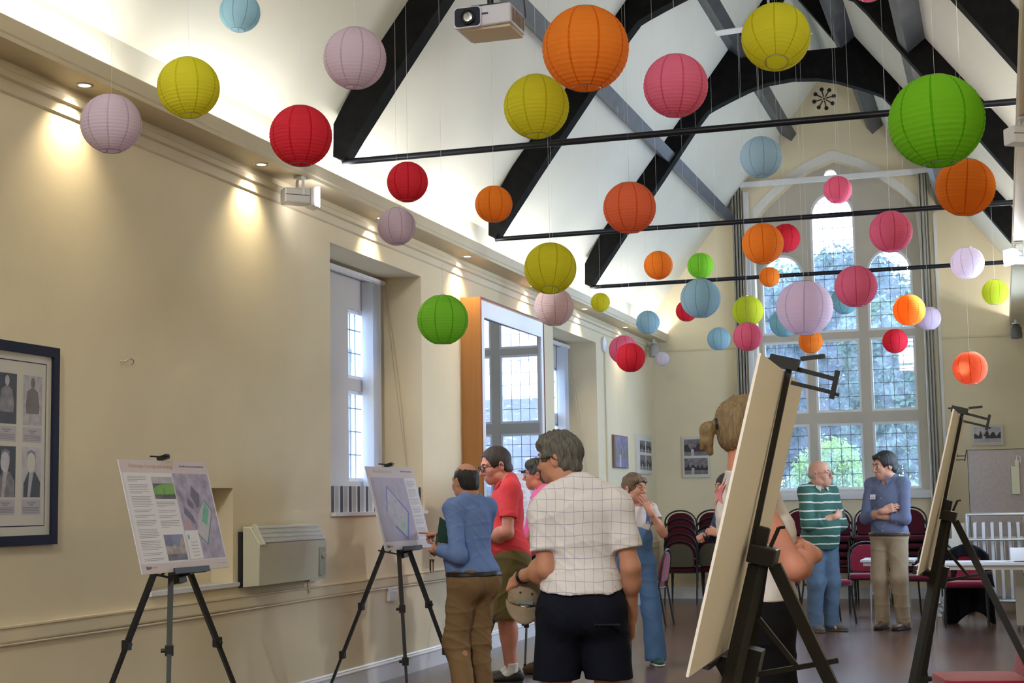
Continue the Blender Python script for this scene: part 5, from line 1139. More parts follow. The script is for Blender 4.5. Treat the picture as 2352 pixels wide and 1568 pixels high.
class P:                                  # one person's proportions and pose, local frame: +y forward, +x the person's right side
    def __init__(s, H, g=1.0, female=False, lean=(0, 0), belly=0.0, hs=1.06, **J):
        s.H = H; s.s = H / 1.75; s.hk = s.s * hs; s.g = g; s.female = female; s.lean = lean; s.belly = belly
        k = s.s; sw = .152 if female else .172
        s.J = dict(hipR=(.095, 0, .92), hipL=(-.095, 0, .92), kneeR=(.10, .03, .50), kneeL=(-.10, .03, .50), ankR=(.11, -.01, .085), ankL=(-.11, -.01, .085),
                   shR=(sw, -.01, 1.43), shL=(-sw, -.01, 1.43), elR=(.225, -.03, 1.14), elL=(-.225, -.03, 1.14), wrR=(.24, .05, .89), wrL=(-.24, .05, .89), head=(0, .035, 1.635), neck=(0, -.015, 1.47))
        s.J = {a: A_(b) * k for a, b in s.J.items()}
        for a in ('shR', 'shL', 'elR', 'elL', 'wrR', 'wrL', 'head', 'neck'): s.J[a] = s.J[a] + s.off(s.J[a][2])
        s.J['head'][2] -= .115 * (s.hk - s.s)
        for a, b in J.items(): s.J[a] = A_(b)
    def off(s, z): t = max(0, (z - .95 * s.s) / (.5 * s.s)); return A_((s.lean[0] * t, s.lean[1] * t, 0))
    def e(s, c, r, t, k=.05): c = A_(c) * s.s; return ell(c + s.off(c[2]), A_(r) * s.s * A_((s.g, s.g, 1)) + t, k)
    def torso(s, t=0.0, low=True):
        f = s.female; o = [s.e((0, -.01, .95), (.175 if f else .165, .115, .13), t), s.e((0, 0, 1.10), (.122 if f else .140, .098, .15), t), s.e((0, .005, 1.27), (.138 if f else .155, .108, .17), t), s.e((0, -.01, 1.385), (.142 if f else .162, .086, .080), t)]
        for sx in (-1, 1):
            o.append(s.e((sx * .075, -.065, .92), (.085, .08, .10), t)); a = A_((sx * .14, -.02, 1.445)) * s.s; b = A_((sx * .03, -.02, 1.50)) * s.s
            o.append(cone(a + s.off(a[2]), b + s.off(b[2]), .045 * s.s + t * .6, .048 * s.s + t * .6, .05)); 
            if f: o.append(s.e((sx * .065, .080, 1.27), (.055, .045, .060), t))
        if s.belly: o.append(s.e((0, .05 + s.belly * .5, 1.06), (.14, .08 + s.belly, .15), t, .08))
        return o
    def arm(s, side, t=0.0, upto=1.0, fore=1.0, k=.03):
        sh, el, wr = s.J['sh' + side], s.J['el' + side], s.J['wr' + side]; q = s.s * (.88 if s.female else 1.0) * (1 + (s.g - 1) * .5)
        if upto < 1.0: e_ = sh + (el - sh) * upto; return [ell(sh, (.056 * q + t * .8,) * 3, k + .02), cone(sh, e_, .050 * q + t, (.050 - .009 * upto) * q + t * 1.35, k, fb=True)]
        o = [ell(sh, (.055 * q + t * .8,) * 3, k + .02), cone(sh, el, .050 * q + t, .042 * q + t, k)]
        w_ = el + (wr - el) * fore; r1 = (.043 - .014 * fore) * q + t
        o.append(cone(el, w_, .043 * q + t, r1 + (.004 if t else 0), k, fb=fore < 1.0))
        if t == 0: o.append(ell(el + (wr - el) * .28, (.046 * q, .046 * q, .06 * q), .03))
        return o
    def leg(s, side, t=0.0, k=.03, straight=False, flare=0.0):
        h, kn, an = s.J['hip' + side], s.J['knee' + side], s.J['ank' + side]; q = s.s * (1 + (s.g - 1) * .6)
        if straight: return [cone(h, kn, .092 * q + t, .068 * q + t + flare * .4, .05), cone(kn, an, .068 * q + t + flare * .4, .058 * q + t + flare, .05)]
        return [cone(h, kn, .090 * q + t, .057 * q + t, .05), cone(kn, an, .054 * q + t, .036 * q + t, k), ell(kn + (an - kn) * .30 + A_((0, -.022, 0)), (.052 * q + t, .054 * q + t, .12 * s.s), .04)]
    def hframe(s, yaw, pitch, roll=0): s.Rh = R_xyz(yaw, pitch, roll); return s
    def hp(s, q): return s.J['head'] + s.Rh @ (A_(q) * s.hk)
    def head(s):
        k = s.hk; R = s.Rh; h = s.hp; E = lambda c, r, kk=.02, op='+': ell(h(c), A_(r) * k, kk, op, R); fem = s.female
        o = [E((0, -.010, .030), (.073, .094, .086)), E((0, .020, -.035), (.056, .068, .078), .03), E((0, .064, -.096), (.022, .020, .018), .03), E((0, .045, -.07), (.046 if not fem else .040, .045, .035), .03)]
        for sx in (-1, 1):
            o += [E((sx * .036, .060, -.030), (.026, .026, .028), .025), E((sx * .050, .01, -.072), (.018, .03, .022), .025), cone(h((0, .086, .026)), h((sx * .042, .074, .024)), .010 * k, .009 * k, .02)]
        for sx in (-1, 1): o.append(E((sx * .031, .101, .002), (.018, .019, .012), .012, '-'))
        for sx in (-1, 1): o.append(E((sx * .031, .0835, .0105), (.0165, .0085, .0050), .006)); o.append(E((sx * .031, .0815, -.0075), (.0150, .0080, .0040), .006))
        o += [cone(h((0, .090, .012)), h((0, .113, -.030)), .0075 * k, .0115 * k, .012), ell(h((.011, .098, -.036)), A_((.009,) * 3) * k, .008), ell(h((-.011, .098, -.036)), A_((.009,) * 3) * k, .008)]
        o += [cone(h((-.020, .088, -.061)), h((.020, .088, -.061)), .0075 * k, .0075 * k, .010), cone(h((-.016, .087, -.073)), h((.016, .087, -.073)), .008 * k, .008 * k, .010)]
        for sx in (-1, 1):
            Re = R @ R_xyz(sx * -.35, 0, sx * .10); o += [ell(h((sx * .077, -.012, -.008)), A_((.0095, .021, .032)) * k, .008, '+', Re), ell(h((sx * .086, -.006, -.006)), A_((.006, .011, .018)) * k, .006, '-', Re)]
        n0 = s.J['neck'] + A_((0, 0, -.03)); r = (.046 if fem else .058) * k * (1 + (s.g - 1) * .6)
        o += [cone(n0, h((0, -.022, -.055)), r * 1.08, r, .03)]
        return o
    def hand(s, side, fdir, pnorm, curl=(.3, .35, .4, .45), spread=.0, thumb=.5, point=None):   # wrist -> fingers along fdir; pnorm = back of hand
        w = s.J['wr' + side]; f = A_(fdir) / np.linalg.norm(fdir); n = A_(pnorm); n = n - f * (n @ f); n /= np.linalg.norm(n); x = np.cross(f, n)   # x: lateral
        sg = 1 if side == 'R' else -1; x = -x * sg           # x points to the thumb side
        k = s.s * (.92 if s.female else 1.0); R = np.array([x, f, n]).T
        o = [cone(w - f * .02, w + f * .03 * k, .027 * k, .026 * k, .02), rbox(w + f * .062 * k, A_((.040, .042, .014)) * k, .012 * k, .015, '+', R)]
        L = [(.044, .026, .022), (.048, .030, .023), (.045, .028, .022), (.034, .021, .019)]
        for i in range(4):
            off = (.030 - .020 * i) * k; b = w + f * (.100 - (.004 if i == 0 else .010 * (i == 3))) * k + x * off; c = curl[i] if point is None or i != point else .02; ang = 0.0; d0 = f + x * spread * (1.5 - i); d0 /= np.linalg.norm(d0); p = b; rr_ = .0088 * k
            for j, l in enumerate(L[i]):
                ang += c * (1.0, 1.15, .8)[j]; d = d0 * math.cos(ang) - n * math.sin(ang); q = p + d * l * k; o.append(cone(p, q, rr_, rr_ * .90, .006)); p = q; rr_ *= .92
        b = w + f * .035 * k + x * .030 * k; d = f * math.cos(thumb) + x * math.sin(thumb) - n * .25; d /= np.linalg.norm(d); q = b + d * .042 * k; o.append(cone(b, q, .013 * k, .0105 * k, .012)); d2 = d * .9 + f * .3 - n * .25; d2 /= np.linalg.norm(d2); o.append(cone(q, q + d2 * .032 * k, .0105 * k, .009 * k, .006))
        return o
def hair_prims(p, style, t=.012):
    k = p.hk; R = p.Rh; h = p.hp; E = lambda c, r, kk=.015, op='+': ell(h(c), A_(r) * k, kk, op, R)
    cap = [E((0, -.012, .032), (.073 + t, .094 + t, .086 + t * 1.1))]
    if style == 'short': return cap + [E((0, -.045, -.03), (.066 + t * .6, .058 + t * .4, .06)), E((0, .112, -.030), (.098, .082, .120), .012, '-'), E((0, .03, -.10), (.12, .10, .075), .012, '-'), E((.085, .015, -.045), (.035, .045, .05), .01, '-'), E((-.085, .015, -.045), (.035, .045, .05), .01, '-'), ('cut', h((0, 0, -.088)), -(R @ A_((0, -.2, 1))))]
    if style == 'tousled': return cap + [E((0, .01, .075), (.075, .085, .060)), E((.02, .055, .085), (.05, .045, .04)), E((-.03, .05, .08), (.05, .045, .04)), E((0, -.05, -.03), (.068, .058, .065)), E((0, .112, -.042), (.092, .075, .102), .012, '-'), E((0, .04, -.10), (.12, .10, .075), .012, '-'), E((.088, .012, -.04), (.034, .042, .05), .01, '-'), E((-.088, .012, -.04), (.034, .042, .05), .01, '-'), ('cut', h((0, 0, -.095)), -(R @ A_((0, -.2, 1))))]
    if style == 'balding': return [E((0, -.014, .020), (.073 + t, .092 + t, .078 + t)), E((0, -.05, -.03), (.068, .056, .058)), E((0, -.030, .110), (.060, .088, .066), .012, '-'), E((0, .09, .02), (.11, .085, .13), .012, '-'), E((0, .03, -.10), (.12, .10, .075), .012, '-'), E((.088, .012, -.035), (.034, .035, .05), .01, '-'), E((-.088, .012, -.035), (.034, .035, .05), .01, '-'), ('cut', h((0, 0, -.085)), -(R @ A_((0, -.2, 1))))]
    if style == 'fringe': return [E((0, -.016, -.005), (.0775, .097, .055)), E((0, .06, -.01), (.11, .085, .13), .012, '-'), E((0, .0, .11), (.11, .14, .085), .01, '-'), ('cut', h((0, 0, -.06)), -(R @ A_((0, -.2, 1))))]
    if style == 'ponytail': return cap + [E((0, -.045, -.02), (.072, .062, .065)), E((0, .105, -.04), (.095, .070, .105), .012, '-'), E((0, .04, -.11), (.12, .10, .075), .012, '-'), E((.088, .012, -.035), (.030, .030, .042), .01, '-'), E((-.088, .012, -.035), (.030, .030, .042), .01, '-'),
        cone(h((0, -.085, .015)), h((0, -.118, .016)), .020 * k, .015 * k, .015), cone(h((0, -.118, .016)), h((0, -.148, -.005)), .015 * k, .026 * k, .012), cone(h((0, -.148, -.005)), h((0, -.150, -.045)), .026 * k, .024 * k, .015), cone(h((0, -.150, -.045)), h((0, -.138, -.085)), .022 * k, .012 * k, .012), cone(h((.0, -.155, -.04)), h((0, -.165, -.075)), .014 * k, .005 * k, .01)]
    if style == 'bun': return cap + [E((0, -.05, -.03), (.072, .062, .07)), E((.035, .055, .06), (.045, .04, .03)), E((-.035, .055, .06), (.045, .04, .03)), E((0, .112, -.045), (.090, .070, .10), .012, '-'), E((0, .05, -.10), (.12, .09, .085), .012, '-'), E((.09, .018, -.045), (.030, .030, .05), .01, '-'), E((-.09, .018, -.045), (.030, .030, .05), .01, '-'),
        E((0, -.125, -.07), (.045, .035, .035)), E((.03, -.135, -.085), (.025, .02, .028)), E((-.03, -.13, -.06), (.022, .022, .02)), E((.0, -.11, -.11), (.02, .02, .03)), E((-.035, -.12, -.095), (.014, .018, .02))]
    if style == 'long': return cap + [E((0, -.05, -.05), (.082, .065, .12)), cone(h((.07, -.01, 0)), h((.075, -.0, -.16)), .028 * k, .020 * k, .03), cone(h((-.07, -.01, 0)), h((-.075, -.0, -.16)), .028 * k, .020 * k, .03), cone(h((0, -.07, -.05)), h((0, -.09, -.22)), .06 * k, .045 * k, .03), E((0, .112, -.045), (.068, .07, .10), .012, '-')]
def glasses(p, par, mt, rim=.0018, lens=(.024, .017), z=.001, temple=True, rimless=False):
    m = MB(); h = p.hp
    for sx in (-1, 1):
        pts = [h((sx * .034 + lens[0] * math.cos(a) * (1 if abs(math.cos(a)) < .8 else .97), .1085 - .006 * abs(math.cos(a) if math.cos(a) * sx > 0 else 0), z + lens[1] * math.sin(a))) for a in np.linspace(0, 2 * PI, 21)]
        m.tube(pts, rim, 6, cap=False); m.tube([h((sx * .058, .103, z + .006)), h((sx * .076, .085, z + .006)), h((sx * .082, .0, z + .004)), h((sx * .082, -.03, z - .012))], rim * 1.1, 6)
    m.tube([h((-.011, .111, z + .003)), h((0, .114, z + .006)), h((.011, .111, z + .003))], rim, 6)
    g = m.build('glasses', mt, par, world=False, smooth=True); l = MB()
    for sx in (-1, 1): l.add([h((sx * .034 + lens[0] * math.cos(a), .107 - .005 * max(0, math.cos(a) * sx), z + lens[1] * math.sin(a))) for a in np.linspace(0, 2 * PI, 18, endpoint=False)], [tuple(range(18))])
    l.build('lens', glass_mat('spectacle_lens', (.96, .97, 1), .10) if 'spectacle_lens' not in bpy.data.materials else bpy.data.materials['spectacle_lens'], g, world=False)
EYEW = mat('eye_white', (.62, .60, .58), .3); IRIS = mat('dark_iris', (.03, .02, .015), .2); LIP = mat('lips', (.42, .14, .11), .5)
def face_bits(p, par, brow, browmat):
    k = p.hk; h = p.hp
    for sx in (-1, 1):
        m = MB(); c = (sx * .031, .0765, .002); M = np.eye(4); M[:3, :3] = p.Rh * k; M[:3, 3] = h(c)
        s_ = MB(); pr = [(.0118 * math.sin(a), .0118 * math.cos(a)) for a in np.linspace(.02, PI - .02, 12)]; s_.lathe([(r, -z) for r, z in pr], 14, axis=1); s_.xf(M); o = s_.build('eye', EYEW, par, world=False, smooth=True)
        i_ = MB(); i_.lathe([(.0068, .0098), (.0064, .0106), (.0040, .0120), (.0004, .0127)], 12, axis=1); i_.xf(M); i_.build('iris', IRIS, o, world=False, smooth=True)
        b = MB(); b.tube([h((sx * .014, .0955, .0245)), h((sx * .030, .0945, .030)), h((sx * .046, .083, .026))], [.0028 * brow, .0036 * brow, .0018 * brow], 6); b.build('eyebrow', browmat, par, world=False, smooth=True)
    m = MB(); m.tube([h((-.021, .0900, -.0655)), h((-.010, .0965, -.0625)), h((0, .0968, -.0635)), h((.010, .0965, -.0625)), h((.021, .0900, -.0655))], [.001, .0032, .003, .0032, .001], 6); m.tube([h((-.018, .0905, -.068)), h((0, .0965, -.0745)), h((.018, .0905, -.068))], [.001, .0042, .001], 6); m.build('lips', LIP, par, world=False, smooth=True)
def shoe(p, side, mt, soleM, par, yaw=0.0, boot=False, name='shoe'):
    a = p.J['ank' + side]; R = R_xyz(yaw); k = p.s; q = lambda c: A_((a[0], a[1], 0)) + R @ (A_(c) * k); z0 = a[2] - .085 * k
    up = A_((0, 0, z0)); pr = [ell(q((0, .035, .042)) + up, A_((.043, .115, .040)) * k, .02, '+', R), ell(q((0, .125, .036)) + up, A_((.045, .065, .032)) * k, .02, '+', R), ell(q((0, -.045, .05)) + up, A_((.036, .045, .05)) * k, .02, '+', R), cone(q((0, -.01, .05)) + up, q((0, -.01, .15 if boot else .085)) + up, .046 * k, (.052 if boot else .044) * k, .02, fb=True), cut(q((0, 0, .012)) + up, (0, 0, -1))]
    o = sdf_object(name, pr, .006, mt, par, wrinkle(.0012, 2))
    s_ = [rbox(q((0, .04, .011)) + up, A_((.044, .118, .0115)) * k, .010, .02, '+', R), ell(q((0, .145, .011)) + up, A_((.042, .045, .0115)) * k, .02, '+', R), cut((0, 0, .001 + z0), (0, 0, -1))]
    sdf_object('sole', s_, .005, soleM, o)
    m = MB()
    for i in range(4): y = .045 + .022 * i; zz = .092 - .012 * i if not boot else .10 - .013 * i; m.tube([q((-.022, y, zz - .008)) + up, q((0, y + .004, zz)) + up, q((.022, y, zz - .008)) + up], .0028, 5)
    m.build('laces', soleM if not boot else IRIS, o, world=False)
    return o
def skin(name, c, red=.0): return mat(name, c, .55, var=.10, vscale=9, sss=.08, spec=.35, bump=.04, bscale=120)
def person(label, x, y, theta, group=None):
    o = thing('person', label, 'person', (x, y, 0), theta, group); return o
def strip_body(p, par, extra, vox, mt): 
    pr = p.torso() + p.leg('R') + p.leg('L') + p.arm('R') + p.arm('L') + p.head() + extra
    for s_ in 'RL': a = p.J['ank' + s_]; pr.append(cone(a, a + A_((0, .08, -.050)) * p.s, .034 * p.s, .020 * p.s, .03))
    return sdf_object('body', pr, vox, mt, par)
def belt(p, prims, z0, z1, mt, par, t=.006):
    q = []
    for a in prims:
        if a[0] == 'cut': continue
        if a[0] == 'cone': q.append(('cone', a[1], a[2], a[3] + t, a[4] + t, *a[5:]))
        else: q.append((a[0], a[1], a[2] + t, *a[3:]))
    return sdf_object('belt', q + [cut((0, 0, z1), (0, 0, 1)), cut((0, 0, z0), (0, 0, -1))], .005, mt, par)
def watch(p, side, mt, par, face=True):
    w, e = p.J['wr' + side], p.J['el' + side]; d = (e - w) / np.linalg.norm(e - w); c = w + d * .025; a = np.cross(d, (0, 0, 1)); a /= np.linalg.norm(a); b = np.cross(d, a); r = .0335 * p.s; m = MB()
    for off in (-.008, 0, .008): m.tube([c + d * off + r * (math.cos(t) * a + math.sin(t) * b) for t in np.linspace(0, 2 * PI, 19)], .0045, 6, cap=False)
    return m.build('wristwatch', mt, par, world=False, smooth=True)
SK1 = skin('skin_tanned', (.56, .27, .175)); SK2 = skin('skin_pink', (.60, .26, .19)); SK3 = skin('skin_fair', (.62, .32, .22)); SK4 = skin('skin_ruddy', (.56, .20, .13))
HB = mat('dark_brown_hair', (.035, .022, .016), .55, var=.4, vscale=30, bump=.5, bscale=90, stretch=(3, 3, .6)); HG = mat('grey_hair', (.13, .125, .11), .6, var=.45, vscale=35, bump=.6, bscale=90, stretch=(3, 3, .6)); HBK = mat('near_black_hair', (.014, .012, .012), .5, var=.4, vscale=30, bump=.5, bscale=90, stretch=(3, 3, .6))
HBL = mat('dark_blonde_hair', (.22, .15, .075), .5, var=.45, vscale=40, bump=.6, bscale=90, stretch=(3, 3, .5)); HLB = mat('light_brown_hair', (.15, .10, .055), .5, var=.45, vscale=40, bump=.6, bscale=90, stretch=(3, 3, .5)); HSG = mat('dark_grey_hair', (.055, .052, .048), .6, var=.4, vscale=35, bump=.5, bscale=90, stretch=(3, 3, .6))
GLK = mat('dark_spectacle_frame', (.015, .015, .02), .3); GLM = mat('thin_metal_spectacle_frame', (.25, .25, .27), .3, .8)
def cloth(name, c, v=.08, r=.85, b=.25): return mat(name, c, r, var=v, vscale=5, bump=b * 2.2, bscale=9, spec=.15)
def collar(p, t=.018, h=.062, r=.064, k=.010):
    n = p.J['neck']; q = p.s; return [cone(n + A_((0, .0, -.02)) * q, n + A_((0, .020, h)) * q, (r + .022) * q, r * q, k, fb=True)]
def vneck(p, w=.026, d=.055): n = p.J['neck']; q = p.s; return [ell(n + A_((0, .085, .012)) * q, A_((w, .050, d)) * q, .006, '-')]
def flaps(p, mt, par):
    n = p.J['neck']; q = p.s; m = MB()
    for sx in (-1, 1): m.add([tuple(n + A_(c) * q) for c in ((sx * .058, .055, .050), (sx * .020, .092, .012), (sx * .050, .112, -.040), (sx * .082, .075, .0))], [(0, 1, 2, 3)])
    o = m.build('collar_flaps', mt, par, world=False); so = o.modifiers.new('thickness', 'SOLIDIFY'); so.thickness = .005; return o

# ---- A: balding man in the blue shirt, pointing at the board
p = P(1.69, 1.04, belly=.03, lean=(0, .02), hs=1.08, elL=(-.215, -.09, 1.06), wrL=(-.185, .15, 1.10), elR=(.18, .12, 1.07), wrR=(.03, .34, 1.195), kneeL=(-.10, .07, .47), kneeR=(.09, .05, .47), ankL=(-.13, -.06, .082), ankR=(.10, .02, .082)).hframe(-.12, -.08)
A = person('balding man in a long-sleeved blue shirt and khaki trousers pointing at the map board', 1.315, 10.24, math.radians(62))
strip_body(p, A, p.hand('L', (.25, .85, .10), (-.7, .1, .65), (.7, .8, .8, .8), thumb=.5) + p.hand('R', (-.25, .95, .05), (.2, 0, 1), (.9, 1.0, 1.0, 1.0), point=0, thumb=.4), .005, SK1)
BLS = cloth('blue_oxford_cloth', (.17, .27, .58))
sh = p.torso(.014) + p.arm('L', .015, 1, .86) + p.arm('R', .015, 1, .80) + collar(p) + [p.e((0, .01, .99), (.158, .128, .10), .022, .06), cut((0, -.10, .922), (0, -.28, -1))]
sdf_object('shirt', sh, .0055, BLS, A, wrinkle(.006, 1.0, 1.0))
KH = cloth('khaki_cotton', (.255, .165, .085))
pr = [p.e((0, -.01, .95), (.168, .122, .11), .022), p.e((.075, -.07, .90), (.09, .08, .10), .018), p.e((-.075, -.07, .90), (.09, .08, .10), .018)] + p.leg('R', .018, straight=True) + p.leg('L', .018, straight=True) + [cut((0, 0, .955), (0, 0, 1)), cut((0, 0, .03), (0, 0, -1))]
sdf_object('trousers', pr, .006, KH, A, wrinkle(.008, .9, 3.0)); belt(p, pr, .912, .945, BLACK, A, .006)
sdf_object('hair', hair_prims(p, 'balding', .008), .0045, HBK, A, strands(.0018)); face_bits(p, A, 1, HBK)
for s_ in 'RL': shoe(p, s_, mat('dark_brown_leather', (.06, .035, .02), .4), BLACK, A)
# folder, keys and lanyard card are held things
M0 = np.array(world_matrix(A)); W = lambda q: tuple((M0 @ np.array([*q, 1.0]))[:3])
GRN = mat('dark_green_card', (.010, .055, .028), .5)
fd = MB(); c = np.array([-.155, .085, 1.175]); d1 = np.array([.10, .42, .90]); d1 /= np.linalg.norm(d1); nrm = np.array([-.96, .25, 0.0]); nrm -= d1 * (nrm @ d1); nrm /= np.linalg.norm(nrm); d2 = np.cross(d1, nrm)
RA = np.array([(d1 + d2) / 2 ** .5, (d1 - d2) / 2 ** .5, nrm]).T; fd.obox(c, (.105, .145, .003), RA); fd.xf(M0); tag(fd.build('green_folder', GRN), 'dark green folder tucked under the arm of the man in the blue shirt', 'folder')
ky = thing('key_ring', 'bunch of keys dangling from the left hand of the man in the blue shirt', 'keys', W((-.19, .25, 1.02)))
for k_, (dx, dy, l, mt_) in enumerate(((0, 0, .07, BRK and mat('brass_key', (.22, .13, .06), .4, .6)), (.012, .005, .085, mat('brass_key', (.22, .13, .06), .4, .6)), (-.012, -.004, .06, ALU), (.02, -.01, .075, mat('brass_key', (.22, .13, .06), .4, .6)), (-.02, .01, .05, ALU))):
    m = MB(); m.obox((-.185 + dx, .235 + dy, 1.02 - l / 2), (.004, .0015, l / 2), rotz(.5 * k_)); m.obox((-.185 + dx, .235 + dy, 1.02), (.010, .002, .010), rotz(.5 * k_)); m.xf(M0); m.build('key', mt_, ky)
m = MB(); m.tube([(-.185 + .014 * math.cos(a), .235, 1.04 + .014 * math.sin(a)) for a in np.linspace(0, 2 * PI, 17)], .0015, 5, cap=False); m.tube([(-.185, .235, 1.053), (-.18, .23, 1.09)], .002, 5); m.xf(M0); m.build('ring', CHROME, ky)
m = MB(); m.obox((-.19, .16, 1.165), (.03, .002, .040), R_xyz(.6, 0, .5)); m.xf(M0); tag(m.build('pass_card', mat('clear_card_sleeve', (.45, .5, .47), .2)), 'small clear pass card held against the green folder', 'card')

# ---- B: man in the red polo shirt
p = P(1.86, 1.08, belly=.03, hs=1.15, head=(0, .085, 1.715), elL=(-.25, .02, 1.18), wrL=(-.07, .24, 1.12), elR=(.25, .02, 1.17), wrR=(.09, .26, 1.16)).hframe(.24, -.24)
B = person('tall man in a red polo shirt, khaki shorts and black-rimmed glasses', 1.06, 11.85, math.radians(112))
strip_body(p, B, p.hand('L', (.8, .3, .1), (-.2, .9, .3), (.6, .6, .6, .6)) + p.hand('R', (-.8, .3, -.1), (.2, .9, .3), (.6, .6, .6, .6)), .0055, SK2)
RED = cloth('red_pique_cotton', (.72, .065, .080))
sh = p.torso(.015) + p.arm('L', .020, .66) + p.arm('R', .020, .66) + collar(p, r=.068) + [p.e((0, 0, .98), (.155, .130, .12), .018, .06), cut((0, 0, .925), (0, 0, -1))] + vneck(p); flaps(p, RED, B)
sdf_object('polo_shirt', sh, .006, RED, B, wrinkle(.005, .9, 2.0))
SHK = cloth('olive_khaki_cotton', (.155, .125, .050))
def shorts(p, zc, t=.03, top=.98): return [p.e((0, -.01, .94), (.17, .122, .12), .024), p.e((.075, -.07, .90), (.09, .08, .10), .018), p.e((-.075, -.07, .90), (.09, .08, .10), .018)] + [cone(p.J['hip' + s_], p.J['knee' + s_] * A_((1.12, 1, 1)), .095 * p.s * p.g + t * .7, .082 * p.s + t, .04) for s_ in 'RL'] + [cut((0, 0, top * p.s), (0, 0, 1)), cut((0, 0, zc), (0, 0, -1))]
sdf_object('shorts', shorts(p, .50), .006, SHK, B, wrinkle(.007, .9, 5.0))
m = MB(); m.obox((-.185, .01, .70), (.018, .075, .085), np.eye(3)); m.obox((-.190, .01, .775), (.018, .08, .022), np.eye(3)); m.build('cargo_pocket', SHK, B, world=False, bevel=.01)
sdf_object('hair', hair_prims(p, 'short', .009), .005, HB, B, strands(.0015)); face_bits(p, B, 1.1, HB); glasses(p, B, GLK, .0032, (.028, .020))
for s_ in 'RL':
    a = p.J['ank' + s_]; sdf_object('sock', [cone(a + A_((0, 0, .07)), a, .047, .042, .01, fa=True), cone(a, a + A_((0, .05, -.03)), .042, .04, .02)], .005, mat('white_cotton_sock', (.7, .7, .72), .9), B); shoe(p, s_, mat('black_trainer', (.012, .012, .016), .5), mat('black_rubber_sole', (.02, .02, .022), .6), B)

# ---- C: older man in pink behind
p = P(1.77, 1.02, belly=.02, elL=(-.24, .0, 1.14), wrL=(-.16, .22, 1.05), elR=(.24, .0, 1.14), wrR=(.16, .22, 1.05)).hframe(-.05, -.02)
C_ = person('grey-haired man in a pink polo shirt and brown boots behind the man in red', 1.135, 12.60, math.radians(100))
strip_body(p, C_, p.hand('L', (.5, .8, 0), (-.5, .3, .8)) + p.hand('R', (-.5, .8, 0), (.5, .3, .8)), .006, SK4)
PNK = cloth('pink_cotton', (.80, .14, .36)); sdf_object('polo_shirt', p.torso(.020) + p.arm('L', .024, .72) + p.arm('R', .024, .72) + [p.e((0, 0, .99), (.165, .125, .12), .02, .06), cut((0, 0, .93), (0, 0, -1))], .0065, PNK, C_, wrinkle(.005, 1, 4))
sdf_object('collar', collar(p, r=.066) + vneck(p), .005, cloth('grey_pink_collar', (.42, .30, .36)), C_); flaps(p, cloth('grey_pink_collar', (.42, .30, .36)), C_)
sdf_object('shorts', shorts(p, .47, .02), .007, cloth('navy_shorts_cloth', (.02, .03, .05)), C_, wrinkle(.005, .9, 6)); sdf_object('hair', hair_prims(p, 'tousled', .008), .005, HSG, C_, strands(.003)); face_bits(p, C_, 1.3, HSG); glasses(p, C_, GLM, .0014)
for s_ in 'RL':
    a = p.J['ank' + s_]; sdf_object('sock', [cone(a + A_((0, 0, .13)), a, .050, .046, .01, fa=True)], .005, mat('dark_green_sock', (.02, .06, .06), .9), C_); shoe(p, s_, mat('brown_suede_boot', (.10, .07, .035), .85, var=.3, vscale=12), mat('black_rubber_sole', (.02, .02, .022), .6), C_, boot=True, name='boot')

# ---- D: grey-haired man in the checked shirt, seen from behind
p = P(1.735, 1.02, belly=.03, lean=(0, .0), shR=(.176, -.01, 1.380), shL=(-.168, -.01, 1.362), elL=(-.165, -.05, 1.10), wrL=(-.285, .135, 1.055), elR=(.232, -.03, 1.10), wrR=(.235, .09, .87), head=(-.088, .055, 1.612), neck=(-.045, -.005, 1.45), hs=1.0, kneeR=(.12, .03, .49), kneeL=(-.12, .03, .49)).hframe(1.08, -.08)
D = person('grey-haired man in a white checked shirt and navy shorts, seen from behind holding a cap', 2.955, 7.05, math.radians(17))
strip_body(p, D, p.hand('L', (-.45, .6, -.35), (-.5, -.5, .6), (.75, .8, .85, .9), thumb=.4) + p.hand('R', (0, .3, -.95), (.9, .1, 0), (.3, .3, .3, .3)), .005, SK1)
def chk(n, sep, base):
    a = line_mask(n, sep.outputs['Z'], .053, .0026); b = line_mask(n, sep.outputs['X'], .043, .0022, .3); c = line_mask(n, sep.outputs['Y'], .043, .0022, .1)
    o = mixc(n, a, base, (.42, .40, .56)); 
    geo = n.nodes.new('ShaderNodeNewGeometry'); 
    sn = n.nodes.new('ShaderNodeTexCoord'); sp_ = n.nodes.new('ShaderNodeSeparateXYZ'); n.links.new(sn.outputs['Normal'], sp_.inputs[0])
    ab = n.nodes.new('ShaderNodeMath'); ab.operation = 'ABSOLUTE'; n.links.new(sp_.outputs['Y'], ab.inputs[0]); g = n.nodes.new('ShaderNodeMath'); g.operation = 'GREATER_THAN'; g.inputs[1].default_value = .62; n.links.new(ab.outputs[0], g.inputs[0])
    mm = n.nodes.new('ShaderNodeMix'); n.links.new(g.outputs[0], mm.inputs['Factor']); n.links.new(c, mm.inputs[2]); n.links.new(b, mm.inputs[3])
    return mixc(n, mm.outputs[0], o, (.48, .42, .58))
CHK = pattern_mat('checked_cotton', (.80, .77, .80), chk)
sh = p.torso(.016) + p.arm('L', .022, .70) + p.arm('R', .022, .70) + collar(p, r=.064, h=.06) + [p.e((0, -.01, 1.0), (.160, .130, .12), .022, .06), cut((0, 0, 1.0), (0, .10, -1))]
sdf_object('shirt', sh, .005, CHK, D, wrinkle(.0065, .85, 1.7))
NV = cloth('dark_navy_twill', (.008, .010, .020)); sdf_object('shorts', shorts(p, .585, .028, 1.04), .0055, NV, D, wrinkle(.005, .8, 2))
